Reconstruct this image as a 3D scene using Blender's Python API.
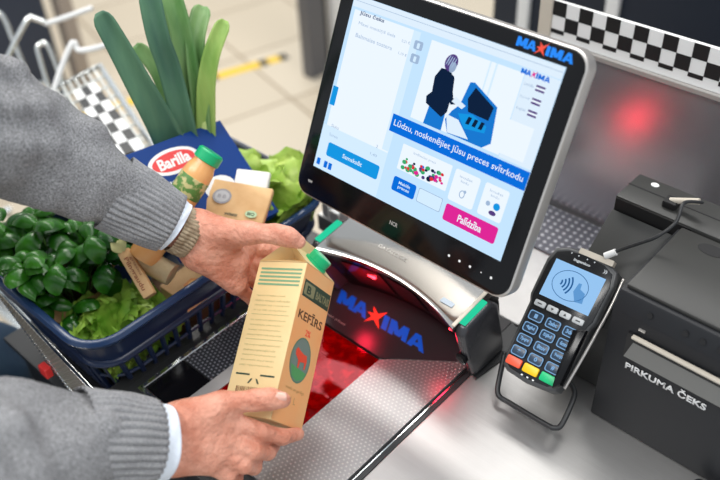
import bpy, bmesh, math, random
import numpy as np
from mathutils import Vector, Matrix, Quaternion, noise
random.seed(4)
for o in list(bpy.data.objects): bpy.data.objects.remove(o)
SC = bpy.context.scene
COL = SC.collection
PI = math.pi

# ------------------------------------------------------------------ camera, world, lights, exposure
F_PX = 850.0
PITCH, ROLL, YAW = 0.6953, -0.0530, 0.7753
CAM = Vector((0, 0, 0.90))            # the worktop is z = 0, the shop floor z = -0.85
_F = Vector((-math.sin(YAW)*math.cos(PITCH), math.cos(YAW)*math.cos(PITCH), -math.sin(PITCH)))
_R = _F.cross(Vector((0, 0, 1))).normalized(); _U = _R.cross(_F)
_c, _s = math.cos(ROLL), math.sin(ROLL)
_R, _U = _c*_R + _s*_U, -_s*_R + _c*_U
cam_d = bpy.data.cameras.new('camera'); cam = bpy.data.objects.new('camera', cam_d); COL.objects.link(cam)
cam.matrix_world = Matrix(((_R.x, _U.x, -_F.x, 0), (_R.y, _U.y, -_F.y, 0), (_R.z, _U.z, -_F.z, 0.90), (0, 0, 0, 1)))
cam_d.sensor_width = 36; cam_d.lens = F_PX/720*36; cam_d.clip_start = 0.02
cam_d.dof.use_dof = True; cam_d.dof.focus_distance = 1.06; cam_d.dof.aperture_fstop = 2.8
SC.camera = cam

world = bpy.data.worlds.new('world'); SC.world = world; world.use_nodes = True
bg = world.node_tree.nodes['Background']; bg.inputs[0].default_value = (0.86, 0.93, 1.0, 1); bg.inputs[1].default_value = 0.72

def area(name, loc, size, power, color=(1, 1, 1), target=None):
    l = bpy.data.lights.new(name, 'AREA'); l.shape = 'RECTANGLE'; l.size, l.size_y = size; l.energy = power; l.color = color
    o = bpy.data.objects.new(name, l); COL.objects.link(o); o.location = loc
    if target is not None:
        o.rotation_euler = (Vector(target)-Vector(loc)).to_track_quat('-Z', 'Y').to_euler()
    return o
area('ceiling_lamp', (-0.9, 1.9, 2.3), (2.6, 0.35), 34, (1, 0.98, 0.95))
area('ceiling_lamp', (-1.4, -0.5, 2.3), (2.6, 0.35), 45, (1, 0.98, 0.95))
area('ceiling_lamp', (-3.6, 2.2, 2.4), (2.6, 1.2), 90, (1, 0.96, 0.9))
area('ceiling_lamp', (0.9, 0.8, 2.3), (0.35, 2.2), 25, (1, 0.98, 0.95))

SC.view_settings.view_transform = 'Standard'; SC.view_settings.look = 'None'
SC.view_settings.gamma = 1; SC.view_settings.use_curve_mapping = False
SC.view_settings.exposure = 0.0
SCREEN_GAIN = 1.02

def atz(u, v, z):
    q = _R*(u-360) + _U*(240-v) + _F*F_PX
    return CAM + q*((z-CAM.z)/q.z)

def at(u, v, d):
    """point of the place seen in direction (u, v), d metres from the lens"""
    q = _R*(u-360) + _U*(240-v) + _F*F_PX
    return CAM + q.normalized()*d

# ------------------------------------------------------------------ materials
def M(name, col, rough=0.5, metal=0.0, spec=0.5, emit=None, es=0.0, bump=None, vary=None, trans=0, coat=0, sss=0, alpha=1, ior=None):
    m = bpy.data.materials.new(name); m.use_nodes = True; nt = m.node_tree; b = nt.nodes['Principled BSDF']
    b.inputs['Base Color'].default_value = (*col, 1); b.inputs['Roughness'].default_value = rough
    b.inputs['Metallic'].default_value = metal; b.inputs['Specular IOR Level'].default_value = spec
    b.inputs['Transmission Weight'].default_value = trans; b.inputs['Coat Weight'].default_value = coat
    b.inputs['Coat Roughness'].default_value = 0.08; b.inputs['Alpha'].default_value = alpha
    if ior: b.inputs['IOR'].default_value = ior
    if sss:
        b.inputs['Subsurface Weight'].default_value = sss; b.inputs['Subsurface Scale'].default_value = 0.012
        b.inputs['Subsurface Radius'].default_value = (1, 0.35, 0.2)
    if emit: b.inputs['Emission Color'].default_value = (*emit, 1); b.inputs['Emission Strength'].default_value = es
    tc = nt.nodes.new('ShaderNodeTexCoord')
    if bump:
        sc, st = bump[0], bump[1]; stretch = bump[2] if len(bump) > 2 else (1, 1, 1)
        mp = nt.nodes.new('ShaderNodeMapping'); mp.inputs['Scale'].default_value = stretch
        n = nt.nodes.new('ShaderNodeTexNoise'); n.inputs['Scale'].default_value = sc; n.inputs['Detail'].default_value = 5
        bp = nt.nodes.new('ShaderNodeBump'); bp.inputs['Strength'].default_value = st; bp.inputs['Distance'].default_value = bump[3] if len(bump) > 3 else 0.002
        nt.links.new(tc.outputs['Object'], mp.inputs[0]); nt.links.new(mp.outputs[0], n.inputs['Vector'])
        nt.links.new(n.outputs['Fac'], bp.inputs['Height']); nt.links.new(bp.outputs[0], b.inputs['Normal'])
    if vary:
        col2, sc = vary[0], vary[1]; lo, hi = (vary[2], vary[3]) if len(vary) > 3 else (0.35, 0.65)
        stretch = vary[4] if len(vary) > 4 else (1, 1, 1)
        mp = nt.nodes.new('ShaderNodeMapping'); mp.inputs['Scale'].default_value = stretch
        n = nt.nodes.new('ShaderNodeTexNoise'); n.inputs['Scale'].default_value = sc; n.inputs['Detail'].default_value = 4
        r = nt.nodes.new('ShaderNodeValToRGB')
        r.color_ramp.elements[0].position = lo; r.color_ramp.elements[1].position = hi
        r.color_ramp.elements[0].color = (*col, 1); r.color_ramp.elements[1].color = (*col2, 1)
        nt.links.new(tc.outputs['Object'], mp.inputs[0]); nt.links.new(mp.outputs[0], n.inputs['Vector'])
        nt.links.new(n.outputs['Fac'], r.inputs[0]); nt.links.new(r.outputs[0], b.inputs['Base Color'])
    return m

def E(name, col, s=1.0):
    m = bpy.data.materials.new(name); m.use_nodes = True; nt = m.node_tree; nt.nodes.clear()
    e = nt.nodes.new('ShaderNodeEmission'); e.inputs[0].default_value = (*col, 1); e.inputs[1].default_value = s
    o = nt.nodes.new('ShaderNodeOutputMaterial'); nt.links.new(e.outputs[0], o.inputs[0]); return m

def lin(r, g, b):
    f = lambda c: (c/255/12.92) if c/255 <= 0.04045 else ((c/255+0.055)/1.055)**2.4
    return (f(r), f(g), f(b))

def dots(m, pitch, rad, col_dot, bump=0.0, stagger=True):
    """a regular pattern of round dimples or holes, in object x / y"""
    nt = m.node_tree; b = nt.nodes['Principled BSDF']; L = nt.links
    tc = nt.nodes.new('ShaderNodeTexCoord'); sep = nt.nodes.new('ShaderNodeSeparateXYZ'); L.new(tc.outputs['Object'], sep.inputs[0])
    def mth(op, a, c=None):
        n = nt.nodes.new('ShaderNodeMath'); n.operation = op
        for i, v in enumerate((a, c)):
            if v is None: continue
            if isinstance(v, (int, float)): n.inputs[i].default_value = v
            else: L.new(v, n.inputs[i])
        return n.outputs[0]
    y = mth('DIVIDE', sep.outputs[1], pitch*(0.87 if stagger else 1)); row = mth('FLOOR', y)
    x = mth('DIVIDE', sep.outputs[0], pitch)
    if stagger: x = mth('ADD', x, mth('MULTIPLY', mth('MODULO', row, 2), 0.5))
    fx = mth('SUBTRACT', mth('FRACT', x), 0.5); fy = mth('SUBTRACT', mth('FRACT', y), 0.5)
    d = mth('SQRT', mth('ADD', mth('MULTIPLY', fx, fx), mth('MULTIPLY', fy, fy)))
    mr = nt.nodes.new('ShaderNodeMapRange'); mr.inputs[1].default_value = rad; mr.inputs[2].default_value = rad*0.7
    L.new(d, mr.inputs[0])
    mx = nt.nodes.new('ShaderNodeMix'); mx.data_type = 'RGBA'
    mx.inputs[6].default_value = b.inputs['Base Color'].default_value; mx.inputs[7].default_value = (*col_dot, 1)
    if b.inputs['Base Color'].links: L.new(b.inputs['Base Color'].links[0].from_socket, mx.inputs[6])
    L.new(mr.outputs[0], mx.inputs[0]); L.new(mx.outputs[2], b.inputs['Base Color'])
    if bump:
        bp = nt.nodes.new('ShaderNodeBump'); bp.inputs['Strength'].default_value = bump; bp.inputs['Distance'].default_value = 0.001
        L.new(mr.outputs[0], bp.inputs['Height']); L.new(bp.outputs[0], b.inputs['Normal'])
    return m

STEEL = M('brushed_steel', (0.46, 0.45, 0.44), 0.45, 0.8, bump=(9, 0.12, (1, 14, 1)), vary=((0.56, 0.55, 0.54), 5))
PANEL = M('satin_grey_metal', (0.64, 0.64, 0.68), 0.25, 0.85, bump=(20, 0.03))
PLATE = dots(M('dimpled_steel', (0.33, 0.325, 0.325), 0.40, 0.8), 0.0062, 0.27, (0.50, 0.49, 0.48), 0.5)
DPLATE = dots(M('dark_dimpled_steel', (0.05, 0.055, 0.065), 0.3, 0.6), 0.0066, 0.28, (0.35, 0.37, 0.42), 0.5)
VENT = dots(M('perforated_metal', (0.13, 0.13, 0.15), 0.4, 0.6), 0.0125, 0.25, (0.66, 0.66, 0.68), 0.5, False)
CHROME = M('chrome', (0.86, 0.88, 0.87), 0.18, 1.0)
SILVER = M('silver_plastic', (0.55, 0.53, 0.50), 0.13, 1.0)
RIM = M('silver_rim', (0.60, 0.57, 0.54), 0.3, 0.6)
GBLACK = M('gloss_black', (0.004, 0.004, 0.005), 0.14, 0, 0.28)
MBLACK = M('matt_black', (0.022, 0.023, 0.025), 0.42)
PBLACK = M('printer_black', (0.014, 0.015, 0.018), 0.5, 0, 0.35, bump=(900, 0.05))
PTOP = M('printer_cover', (0.040, 0.040, 0.038), 0.42, 0, 0.45, bump=(700, 0.05))
BLACK = M('black', (0.008, 0.008, 0.009), 0.5)
WHITE = M('white_paint', (0.85, 0.85, 0.84), 0.5)
CREAM = M('cream', (0.62, 0.56, 0.47), 0.5)
BLUE = M('letter_blue', (0.0, 0.11, 0.75), 0.5)
REDL = M('letter_red', (0.85, 0.07, 0.04), 0.35)
NAVY = M('navy_plastic', (0.010, 0.022, 0.065), 0.28, 0, 0.5)
NAVYD = M('dark_navy', (0.008, 0.014, 0.028), 0.5)
SKIN = M('skin', (0.58, 0.215, 0.135), 0.45, 0, 0.35, bump=(120, 0.9, (1, 1, 1), 0.005), vary=((0.78, 0.375, 0.265), 34, 0.35, 0.65), sss=0.05)
NAIL = M('nail', (0.76, 0.43, 0.34), 0.25, 0, 0.5)
def knit(name, c1, c2):
    m = M(name, c1, 0.9, 0, 0.15, bump=(800, 0.7), vary=(c2, 520, 0.3, 0.7)); return m
SWEAT = knit('grey_wool', lin(98, 98, 100), lin(176, 176, 178))
SHIRT = M('white_cotton', (0.80, 0.86, 0.95), 0.8, bump=(600, 0.1))
JEANS = M('denim', (0.012, 0.036, 0.075), 0.85, bump=(700, 0.2), vary=((0.02, 0.055, 0.10), 18))
KRAFT = M('kraft_paper', lin(205, 160, 108), 0.7, vary=(lin(222, 182, 132), 26))
BEIGE = M('beige_card', lin(226, 196, 140), 0.55, vary=(lin(234, 206, 152), 12))
PEACH = M('peach_card', lin(238, 172, 118), 0.5)
GCAP = M('green_cap', (0.0, 0.42, 0.16), 0.35)
DGREEN = M('print_dark_green', (0.015, 0.045, 0.025), 0.5)
LGREEN = M('print_pale_green', (0.42, 0.56, 0.34), 0.5)

# ------------------------------------------------------------------ mesh helpers
def T(loc=(0, 0, 0), rot=None):
    m = Matrix.Translation(Vector(loc))
    return m @ rot.to_4x4() if rot is not None else m
def Rx(a): return Matrix.Rotation(a, 3, 'X')
def Ry(a): return Matrix.Rotation(a, 3, 'Y')
def Rz(a): return Matrix.Rotation(a, 3, 'Z')

def thing(name, label, cat, loc=(0, 0, 0), rot=None, group=None):
    o = bpy.data.objects.new(name, None); COL.objects.link(o)
    o.matrix_world = T(loc, rot); o['label'] = label; o['category'] = cat; o.empty_display_size = 0.03
    if group: o['group'] = group
    o['_m'] = 1
    ROOTM[o.name] = T(loc, rot)
    return o
ROOTM = {}
def tag(o, label, cat, group=None):
    o['label'] = label; o['category'] = cat
    if group: o['group'] = group
    return o
def obj(name, bm, mats, parent=None, smooth=False, world=False, label=None, loc=None, rot=None, auto=None):
    """link a bmesh as one mesh object; world=True: vertices are in world space"""
    me = bpy.data.meshes.new(name)
    if parent is not None and world:
        r = parent
        while r.parent: r = r.parent
        bm.transform(ROOTM[r.name].inverted())
    if loc is not None and parent is None:
        mm = T(loc, rot)
        if world: bm.transform(mm.inverted())
    bm.normal_update(); bm.to_mesh(me); bm.free()
    for m in (mats if isinstance(mats, (list, tuple)) else [mats]): me.materials.append(m)
    o = bpy.data.objects.new(name, me); COL.objects.link(o)
    if parent is not None: o.parent = parent
    elif loc is not None: o.matrix_world = T(loc, rot)
    if smooth:
        for p in me.polygons: p.use_smooth = True
        if auto:
            try: me.set_sharp_from_angle(angle=math.radians(auto))
            except Exception: pass
    if label: o['label'] = label
    return o
def struct(o): o['kind'] = 'structure'; return o

def box(bm, lo, hi, bev=0.0, seg=2, mat=None, mi=0):
    """box between two corners, optional bevel and matrix"""
    lo, hi = Vector(lo), Vector(hi)
    n0 = len(bm.verts)
    r = bmesh.ops.create_cube(bm, size=1.0)
    vs = r['verts']; c = (lo+hi)/2; s = hi-lo
    for v in vs: v.co = Vector((v.co.x*s.x, v.co.y*s.y, v.co.z*s.z)) + c
    fs = set(f for v in vs for f in v.link_faces)
    for f in fs: f.material_index = mi
    if bev > 0:
        es = set(e for v in vs for e in v.link_edges)
        rr = bmesh.ops.bevel(bm, geom=list(es), offset=bev, segments=seg, profile=0.5, affect='EDGES')
        vs = list(set([v for f in rr['faces'] for v in f.verts] + [v for v in vs if v.is_valid]))
    if mat is not None: bmesh.ops.transform(bm, matrix=mat, verts=[v for v in vs if v.is_valid])
    return vs

def prism(bm, pts, z0, z1, mat=None, mi=0, bev=0.0, seg=2):
    """closed outline in x / y, extruded in z"""
    a = [bm.verts.new((p[0], p[1], z0)) for p in pts]; b = [bm.verts.new((p[0], p[1], z1)) for p in pts]
    n = len(pts); fs = [bm.faces.new(a[::-1]), bm.faces.new(b)]
    for i in range(n): fs.append(bm.faces.new((a[i], a[(i+1) % n], b[(i+1) % n], b[i])))
    for f in fs: f.material_index = mi
    bmesh.ops.recalc_face_normals(bm, faces=fs)
    if bev:
        es = list(fs[1].edges)
        bmesh.ops.bevel(bm, geom=es, offset=bev, segments=seg, profile=0.5, affect='EDGES')
    if mat is not None: bmesh.ops.transform(bm, matrix=mat, verts=(a+b if not bev else list(bm.verts)))
    return a+b

def rrect(x0, y0, x1, y1, r, n=6):
    pts = []
    for cx, cy, a0 in ((x1-r, y1-r, 0), (x0+r, y1-r, 90), (x0+r, y0+r, 180), (x1-r, y0+r, 270)):
        for k in range(n+1):
            a = math.radians(a0+90*k/n); pts.append((cx+r*math.cos(a), cy+r*math.sin(a)))
    return pts

def smoothpath(pts, n=6):
    P = [Vector(p) for p in pts]; out = []
    for i in range(len(P)-1):
        p0 = P[max(i-1, 0)]; p1 = P[i]; p2 = P[i+1]; p3 = P[min(i+2, len(P)-1)]
        for k in range(n):
            t = k/n
            out.append(0.5*((2*p1)+(-p0+p2)*t+(2*p0-5*p1+4*p2-p3)*t*t+(-p0+3*p1-3*p2+p3)*t**3))
    out.append(P[-1]); return out

def tube(bm, pts, r, seg=10, closed=False, mi=0, cap=True, flat=1.0):
    P = [Vector(p) for p in pts]; n = len(P)
    R = r if isinstance(r, (list, tuple)) else [r]*n
    rings = []; up = None
    for i in range(n):
        if closed: t = (P[(i+1) % n]-P[i-1]).normalized()
        else: t = (P[min(i+1, n-1)]-P[max(i-1, 0)]).normalized()
        if up is None:
            up = Vector((0, 0, 1)) if abs(t.z) < 0.9 else Vector((1, 0, 0))
        s = t.cross(up).normalized(); up = s.cross(t).normalized()
        rings.append([bm.verts.new(P[i]+(s*math.cos(2*PI*k/seg)+up*math.sin(2*PI*k/seg)*flat)*R[i]) for k in range(seg)])
    m = n if closed else n-1
    for i in range(m):
        a, b = rings[i], rings[(i+1) % n]
        for k in range(seg):
            f = bm.faces.new((a[k], a[(k+1) % seg], b[(k+1) % seg], b[k])); f.material_index = mi
    if cap and not closed:
        f = bm.faces.new(rings[0][::-1]); f.material_index = mi
        f = bm.faces.new(rings[-1]); f.material_index = mi
    return rings

def lathe(bm, prof, seg=32, mat=None, mi=0):
    rings = []
    for r, z in prof:
        vs = [bm.verts.new((r*math.cos(2*PI*k/seg), r*math.sin(2*PI*k/seg), z)) for k in range(seg)]
        rings.append(vs)
    for a, b in zip(rings, rings[1:]):
        for k in range(seg):
            f = bm.faces.new((a[k], a[(k+1) % seg], b[(k+1) % seg], b[k])); f.material_index = mi
    f = bm.faces.new(rings[0][::-1]); f.material_index = mi
    f = bm.faces.new(rings[-1]); f.material_index = mi
    if mat is not None: bmesh.ops.transform(bm, matrix=mat, verts=[v for r in rings for v in r])

def quad(bm, x0, y0, x1, y1, z, mi=0, skew=0):
    f = bm.faces.new([bm.verts.new(p) for p in ((x0, y0, z), (x1, y0, z), (x1+skew, y1, z), (x0+skew, y1, z))]); f.material_index = mi
    return f
def poly(bm, pts, z, mi=0):
    f = bm.faces.new([bm.verts.new((p[0], p[1], z)) for p in pts]); f.material_index = mi
    if f.normal.z < 0: f.normal_flip()
def ell(cx, cy, a, b, n=28, rot=0):
    return [(cx+a*math.cos(t)*math.cos(rot)-b*math.sin(t)*math.sin(rot), cy+a*math.cos(t)*math.sin(rot)+b*math.sin(t)*math.cos(rot)) for t in [2*PI*k/n for k in range(n)]]

def text(bm, s, x0, y0, w, h, z=0.0, mi=0, bold=0.0, shear=0.0, ext=0.0, mat=None, seg=3):
    """lettering fitted into the box (x0, y0)-(x0+w, y0+h), lying in x / y"""
    c = bpy.data.curves.new('t', 'FONT'); c.body = s; c.size = 1; c.offset = bold; c.shear = shear; c.extrude = 0; c.resolution_u = seg
    o = bpy.data.objects.new('t', c); COL.objects.link(o)
    dg = bpy.context.evaluated_depsgraph_get(); dg.update()
    me = bpy.data.meshes.new_from_object(o.evaluated_get(dg))
    bpy.data.objects.remove(o); bpy.data.curves.remove(c)
    if not me.vertices: return
    xs = [v.co.x for v in me.vertices]; ys = [v.co.y for v in me.vertices]
    ax, ay = min(xs), min(ys); sx = w/(max(xs)-ax); sy = h/(max(ys)-ay)
    t = bmesh.new(); t.from_mesh(me); bpy.data.meshes.remove(me)
    for v in t.verts: v.co = Vector((x0+(v.co.x-ax)*sx, y0+(v.co.y-ay)*sy, z))
    if ext:
        g = bmesh.ops.extrude_face_region(t, geom=list(t.faces))
        for v in [q for q in g['geom'] if isinstance(q, bmesh.types.BMVert)]: v.co.z += ext
        bmesh.ops.recalc_face_normals(t, faces=list(t.faces))
    else:
        for f in t.faces:
            f.normal_update()
            if f.normal.z < 0: f.normal_flip()
    if mat is not None: t.transform(mat)
    for f in t.faces: f.material_index = mi
    me2 = bpy.data.meshes.new('t'); t.to_mesh(me2); t.free()
    # from_mesh keeps what is already in bm
    bm.from_mesh(me2); bpy.data.meshes.remove(me2)

def shop_logo(bm, x0, y0, w, h, z, blue, red, ext=0.0, mat=None, sh=0.0):
    """the shop's lettering: blue capitals and a red starry X"""
    k = w/6.0
    if mat is None: mat = Matrix.Identity(4)
    if sh:
        S_ = Matrix.Identity(4); S_[0][1] = sh; mat = mat@T((x0, y0, 0))@S_@T((-x0, -y0, 0))
    G = {'I': [[(0, 0), (1, 0), (1, 1), (0, 1)]],
         'M': [[(0, 0), (.27, 0), (.27, 1), (0, 1)], [(.73, 0), (1, 0), (1, 1), (.73, 1)], [(.0, 1), (.36, .12), (.5, .12), (.5, .5), (.32, 1)], [(1, 1), (.64, .12), (.5, .12), (.5, .5), (.68, 1)]],
         'A': [[(0, 0), (.29, 0), (.60, 1), (.34, 1)], [(1, 0), (.71, 0), (.40, 1), (.66, 1)], [(.22, .18), (.78, .18), (.74, .42), (.26, .42)]]}
    for ch, gx, gw in (('M', 0, 1.12), ('A', 1.08, 1.02), ('I', 3.12, 0.36), ('M', 3.58, 1.22), ('A', 4.84, 1.12)):
        for ip, pl in enumerate(G[ch]):
            t = bmesh.new(); prism(t, [(x0+(gx+p*gw)*k, y0+q*h) for p, q in pl], z, z+max(ext, 0.00005)*(1+0.15*ip)); t.transform(mat)
            for f in t.faces: f.material_index = blue
            me2 = bpy.data.meshes.new('t'); t.to_mesh(me2); t.free(); bm.from_mesh(me2); bpy.data.meshes.remove(me2)
    cx, cy = x0+2.62*k, y0+h*0.5; a = k*0.60; b = h*0.66
    star = [(-1, -1.1), (-0.1, -0.35), (0.75, -1.0), (0.35, -0.05), (1.05, 1.15), (0.15, 0.45), (-0.55, 0.95), (-0.28, 0.25), (-0.95, 0.1), (-0.4, -0.15)]
    t = bmesh.new()
    prism(t, [(cx+p*a, cy+q*b) for p, q in star], z, z+max(ext, 0.00005))
    if mat is not None: t.transform(mat)
    for f in t.faces: f.material_index = red
    me2 = bpy.data.meshes.new('t'); t.to_mesh(me2); t.free(); bm.from_mesh(me2); bpy.data.meshes.remove(me2)

def basis(X, Y):
    X = Vector(X).normalized(); Y = Vector(Y); Y = (Y-X*Y.dot(X)).normalized(); Z = X.cross(Y)
    return Matrix((X, Y, Z)).transposed()

# signed-distance surfaces for the body and the clothes ------------------------
def sdf_mesh(prims, h, k=0.01, disp=None, pad=0.03):
    """prims: (a, b, ra, rb[, k]) tapered capsules blended smoothly; returns verts, quads (surface nets)"""
    A = np.array([[*p[0]] for p in prims]); B = np.array([[*p[1]] for p in prims]); rm = max(max(p[2], p[3]) for p in prims)
    lo = np.minimum(A.min(0), B.min(0))-rm-pad; hi = np.maximum(A.max(0), B.max(0))+rm+pad
    n = np.ceil((hi-lo)/h).astype(int)+1
    F = np.full(n, 9.0, np.float32)
    ax = [lo[i]+np.arange(n[i])*h for i in range(3)]
    for p in prims:
        a, b, ra, rb = np.array(p[0], float), np.array(p[1], float), p[2], p[3]; kk = p[4] if len(p) > 4 else k
        m = max(ra, rb)+kk*1.6+3*h
        i0 = np.maximum(((np.minimum(a, b)-m-lo)/h).astype(int), 0); i1 = np.minimum(((np.maximum(a, b)+m-lo)/h).astype(int)+2, n)
        X, Y, Z = np.meshgrid(ax[0][i0[0]:i1[0]], ax[1][i0[1]:i1[1]], ax[2][i0[2]:i1[2]], indexing='ij')
        d = b-a; L2 = max(d@d, 1e-12)
        t = np.clip(((X-a[0])*d[0]+(Y-a[1])*d[1]+(Z-a[2])*d[2])/L2, 0, 1)
        D = np.sqrt((X-a[0]-t*d[0])**2+(Y-a[1]-t*d[1])**2+(Z-a[2]-t*d[2])**2)-(ra+(rb-ra)*t)
        S = F[i0[0]:i1[0], i0[1]:i1[1], i0[2]:i1[2]]
        hh = np.maximum(kk-np.abs(S-D), 0)/kk
        F[i0[0]:i1[0], i0[1]:i1[1], i0[2]:i1[2]] = np.minimum(S, D)-hh*hh*kk*0.25
    if disp is not None:
        X, Y, Z = np.meshgrid(*ax, indexing='ij'); F = F+disp(X, Y, Z)
    neg = F < 0
    acc = np.zeros(tuple(n-1)+(3,), np.float32); cnt = np.zeros(tuple(n-1), np.float32)
    for axis in range(3):
        s0 = [slice(None)]*3; s1 = [slice(None)]*3; s0[axis] = slice(0, -1); s1[axis] = slice(1, None)
        f0, f1 = F[tuple(s0)], F[tuple(s1)]; cr = (neg[tuple(s0)] != neg[tuple(s1)])
        t = np.where(cr, f0/np.where(cr, f0-f1, 1), 0)
        o = [i for i in range(3) if i != axis]
        for da in (0, 1):
            for db in (0, 1):
                sl = [slice(None)]*3
                sl[o[0]] = slice(da, da+n[o[0]]-1); sl[o[1]] = slice(db, db+n[o[1]]-1)
                c = cr[tuple(sl)]; acc[..., axis] += np.where(c, t[tuple(sl)], 0); acc[..., o[0]] += c*da; acc[..., o[1]] += c*db; cnt += c
    on = cnt > 0; idx = np.full(cnt.shape, -1, np.int64); idx[on] = np.arange(on.sum())
    cells = np.argwhere(on); V = lo+(cells+acc[on]/cnt[on][:, None])*h
    Q = []
    for axis in range(3):
        o = [i for i in range(3) if i != axis]
        s0 = [slice(None)]*3; s1 = [slice(None)]*3; s0[axis] = slice(0, -1); s1[axis] = slice(1, None)
        e = np.argwhere(neg[tuple(s0)] != neg[tuple(s1)])
        e = e[(e[:, o[0]] > 0) & (e[:, o[1]] > 0) & (e[:, o[0]] < n[o[0]]-1) & (e[:, o[1]] < n[o[1]]-1)]
        def g(da, db):
            q = e.copy(); q[:, o[0]] -= da; q[:, o[1]] -= db; return idx[q[:, 0], q[:, 1], q[:, 2]]
        q = np.stack([g(1, 1), g(0, 1), g(0, 0), g(1, 0)], 1)
        inside = neg[e[:, 0], e[:, 1], e[:, 2]]
        flip = inside if axis != 1 else ~inside
        q[~flip] = q[~flip][:, ::-1]
        Q.append(q)
    return V, np.concatenate(Q)

def mesh_from(name, V, Q, m, parent=None, world=True):
    me = bpy.data.meshes.new(name)
    if parent is not None and world:
        Mi = np.array(ROOTM[parent.name].inverted()); V = V@Mi[:3, :3].T+Mi[:3, 3]
    me.from_pydata(V.tolist(), [], Q.tolist()); me.update(); me.materials.append(m)
    for p in me.polygons: p.use_smooth = True
    o = bpy.data.objects.new(name, me); COL.objects.link(o)
    if parent is not None: o.parent = parent
    return o

# ================================================================== THE SHOP FLOOR
def floor_mat():
    m = M('floor_tiles', lin(200, 188, 168), 0.4); nt = m.node_tree; b = nt.nodes['Principled BSDF']
    tc = nt.nodes.new('ShaderNodeTexCoord'); mp = nt.nodes.new('ShaderNodeMapping'); mp.inputs['Rotation'].default_value = (0, 0, 0.25)
    br = nt.nodes.new('ShaderNodeTexBrick'); br.offset = 0; br.inputs['Scale'].default_value = 1
    br.inputs['Brick Width'].default_value = 0.45; br.inputs['Row Height'].default_value = 0.45; br.inputs['Mortar Size'].default_value = 0.006
    br.inputs['Color1'].default_value = (*lin(206, 194, 174), 1); br.inputs['Color2'].default_value = (*lin(198, 185, 164), 1); br.inputs['Mortar'].default_value = (*lin(150, 132, 108), 1)
    nt.links.new(tc.outputs['Object'], mp.inputs[0]); nt.links.new(mp.outputs[0], br.inputs['Vector']); nt.links.new(br.outputs[0], b.inputs['Base Color'])
    return m
bm = bmesh.new(); box(bm, (-8, -3, -0.95), (4, 9, -0.85)); struct(obj('floor', bm, floor_mat()))

bm = bmesh.new(); box(bm, (-8, 9, -0.95), (4, 9.15, 2.7)); struct(obj('wall_back', bm, M('wall_paint', lin(205, 205, 200), 0.7)))
bm = bmesh.new(); box(bm, (-8.15, -3, -0.95), (-8, 9.15, 2.7)); struct(obj('wall_left', bm, M('wall_paint_side', lin(205, 205, 200), 0.7)))
# yellow and black tape on the floor
YEL = M('yellow_tape', (0.85, 0.55, 0.02), 0.4)
bm = bmesh.new()
a, b2 = Vector((-2.86, 1.32, -0.8495)), Vector((-2.56, 2.22, -0.8495)); dr = (b2-a).normalized(); sd = Vector((-dr.y, dr.x, 0))*0.026
cuts = [(0, .60, 0), (.60, .655, 1), (.655, .73, 0), (.73, .86, 0), (.86, .90, 1), (.90, .96, 0), (.96, 1.0, 1)]
for t0, t1, mi in cuts:
    p, q = a+(b2-a)*t0, a+(b2-a)*t1
    lowv = [bm.verts.new(x) for x in (p-sd, q-sd, q+sd, p+sd)]; f = bm.faces.new(lowv); f.material_index = mi
g = bmesh.ops.extrude_face_region(bm, geom=list(bm.faces))
for v in [q for q in g['geom'] if isinstance(q, bmesh.types.BMVert)]: v.co.z += 0.0008
bmesh.ops.recalc_face_normals(bm, faces=list(bm.faces))
tag(obj('floor_tape', bm, [YEL, BLACK]), 'strip of yellow and black marking tape stuck on the beige floor tiles', 'tape')

# ================================================================== THE CHECKOUT
base_c = thing('counter_cabinet', 'black cabinet body carrying the steel checkout worktop and scanner', 'cabinet', (-0.2, 0.7, -0.85))
counter = thing('checkout_worktop', 'brushed steel worktop under the card terminal and receipt printer', 'worktop', (-0.1, 0.7, -0.035))
wallp = thing('back_panel', 'satin grey metal back panel with black and white checkered top border', 'panel', (-0.13, 1.06, -0.035))
# cabinet under the worktop
bm = bmesh.new(); box(bm, (-0.775, 0.26, -0.85), (0.35, 1.05, -0.035), 0.004); box(bm, (-1.09, 0.30, -0.85), (-0.79, 0.80, -0.085), 0.004)
obj('cabinet', bm, MBLACK, base_c, world=True)
bm = bmesh.new()
box(bm, (-0.4415, 0.20, -0.034), (0.35, 1.045, 0.0), 0.002)
box(bm, (-0.86, 0.775, -0.034), (-0.4455, 1.045, 0.0), 0.002)
obj('worktop', bm, STEEL, counter, world=True)
bm = bmesh.new()
box(bm, (-0.79, 0.30, -0.0340), (-0.4425, 0.7735, -0.0015), 0.001)
box(bm, (-0.811, 0.302, -0.0740), (-0.7905, 0.7735, -0.004), 0.001)
obj('scanner_bed', bm, MBLACK, counter, world=True)
bm = bmesh.new(); box(bm, (-1.095, 0.285, -0.085), (-0.812, 0.80, -0.075), 0.001)
obj('bagging_shelf', bm, MBLACK, base_c, world=True)
bm = bmesh.new(); box(bm, (-0.4500, 0.30, -0.002), (-0.4485, 0.76, 0.0010)); obj('steel_trim', bm, CHROME, counter, world=True)
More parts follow.
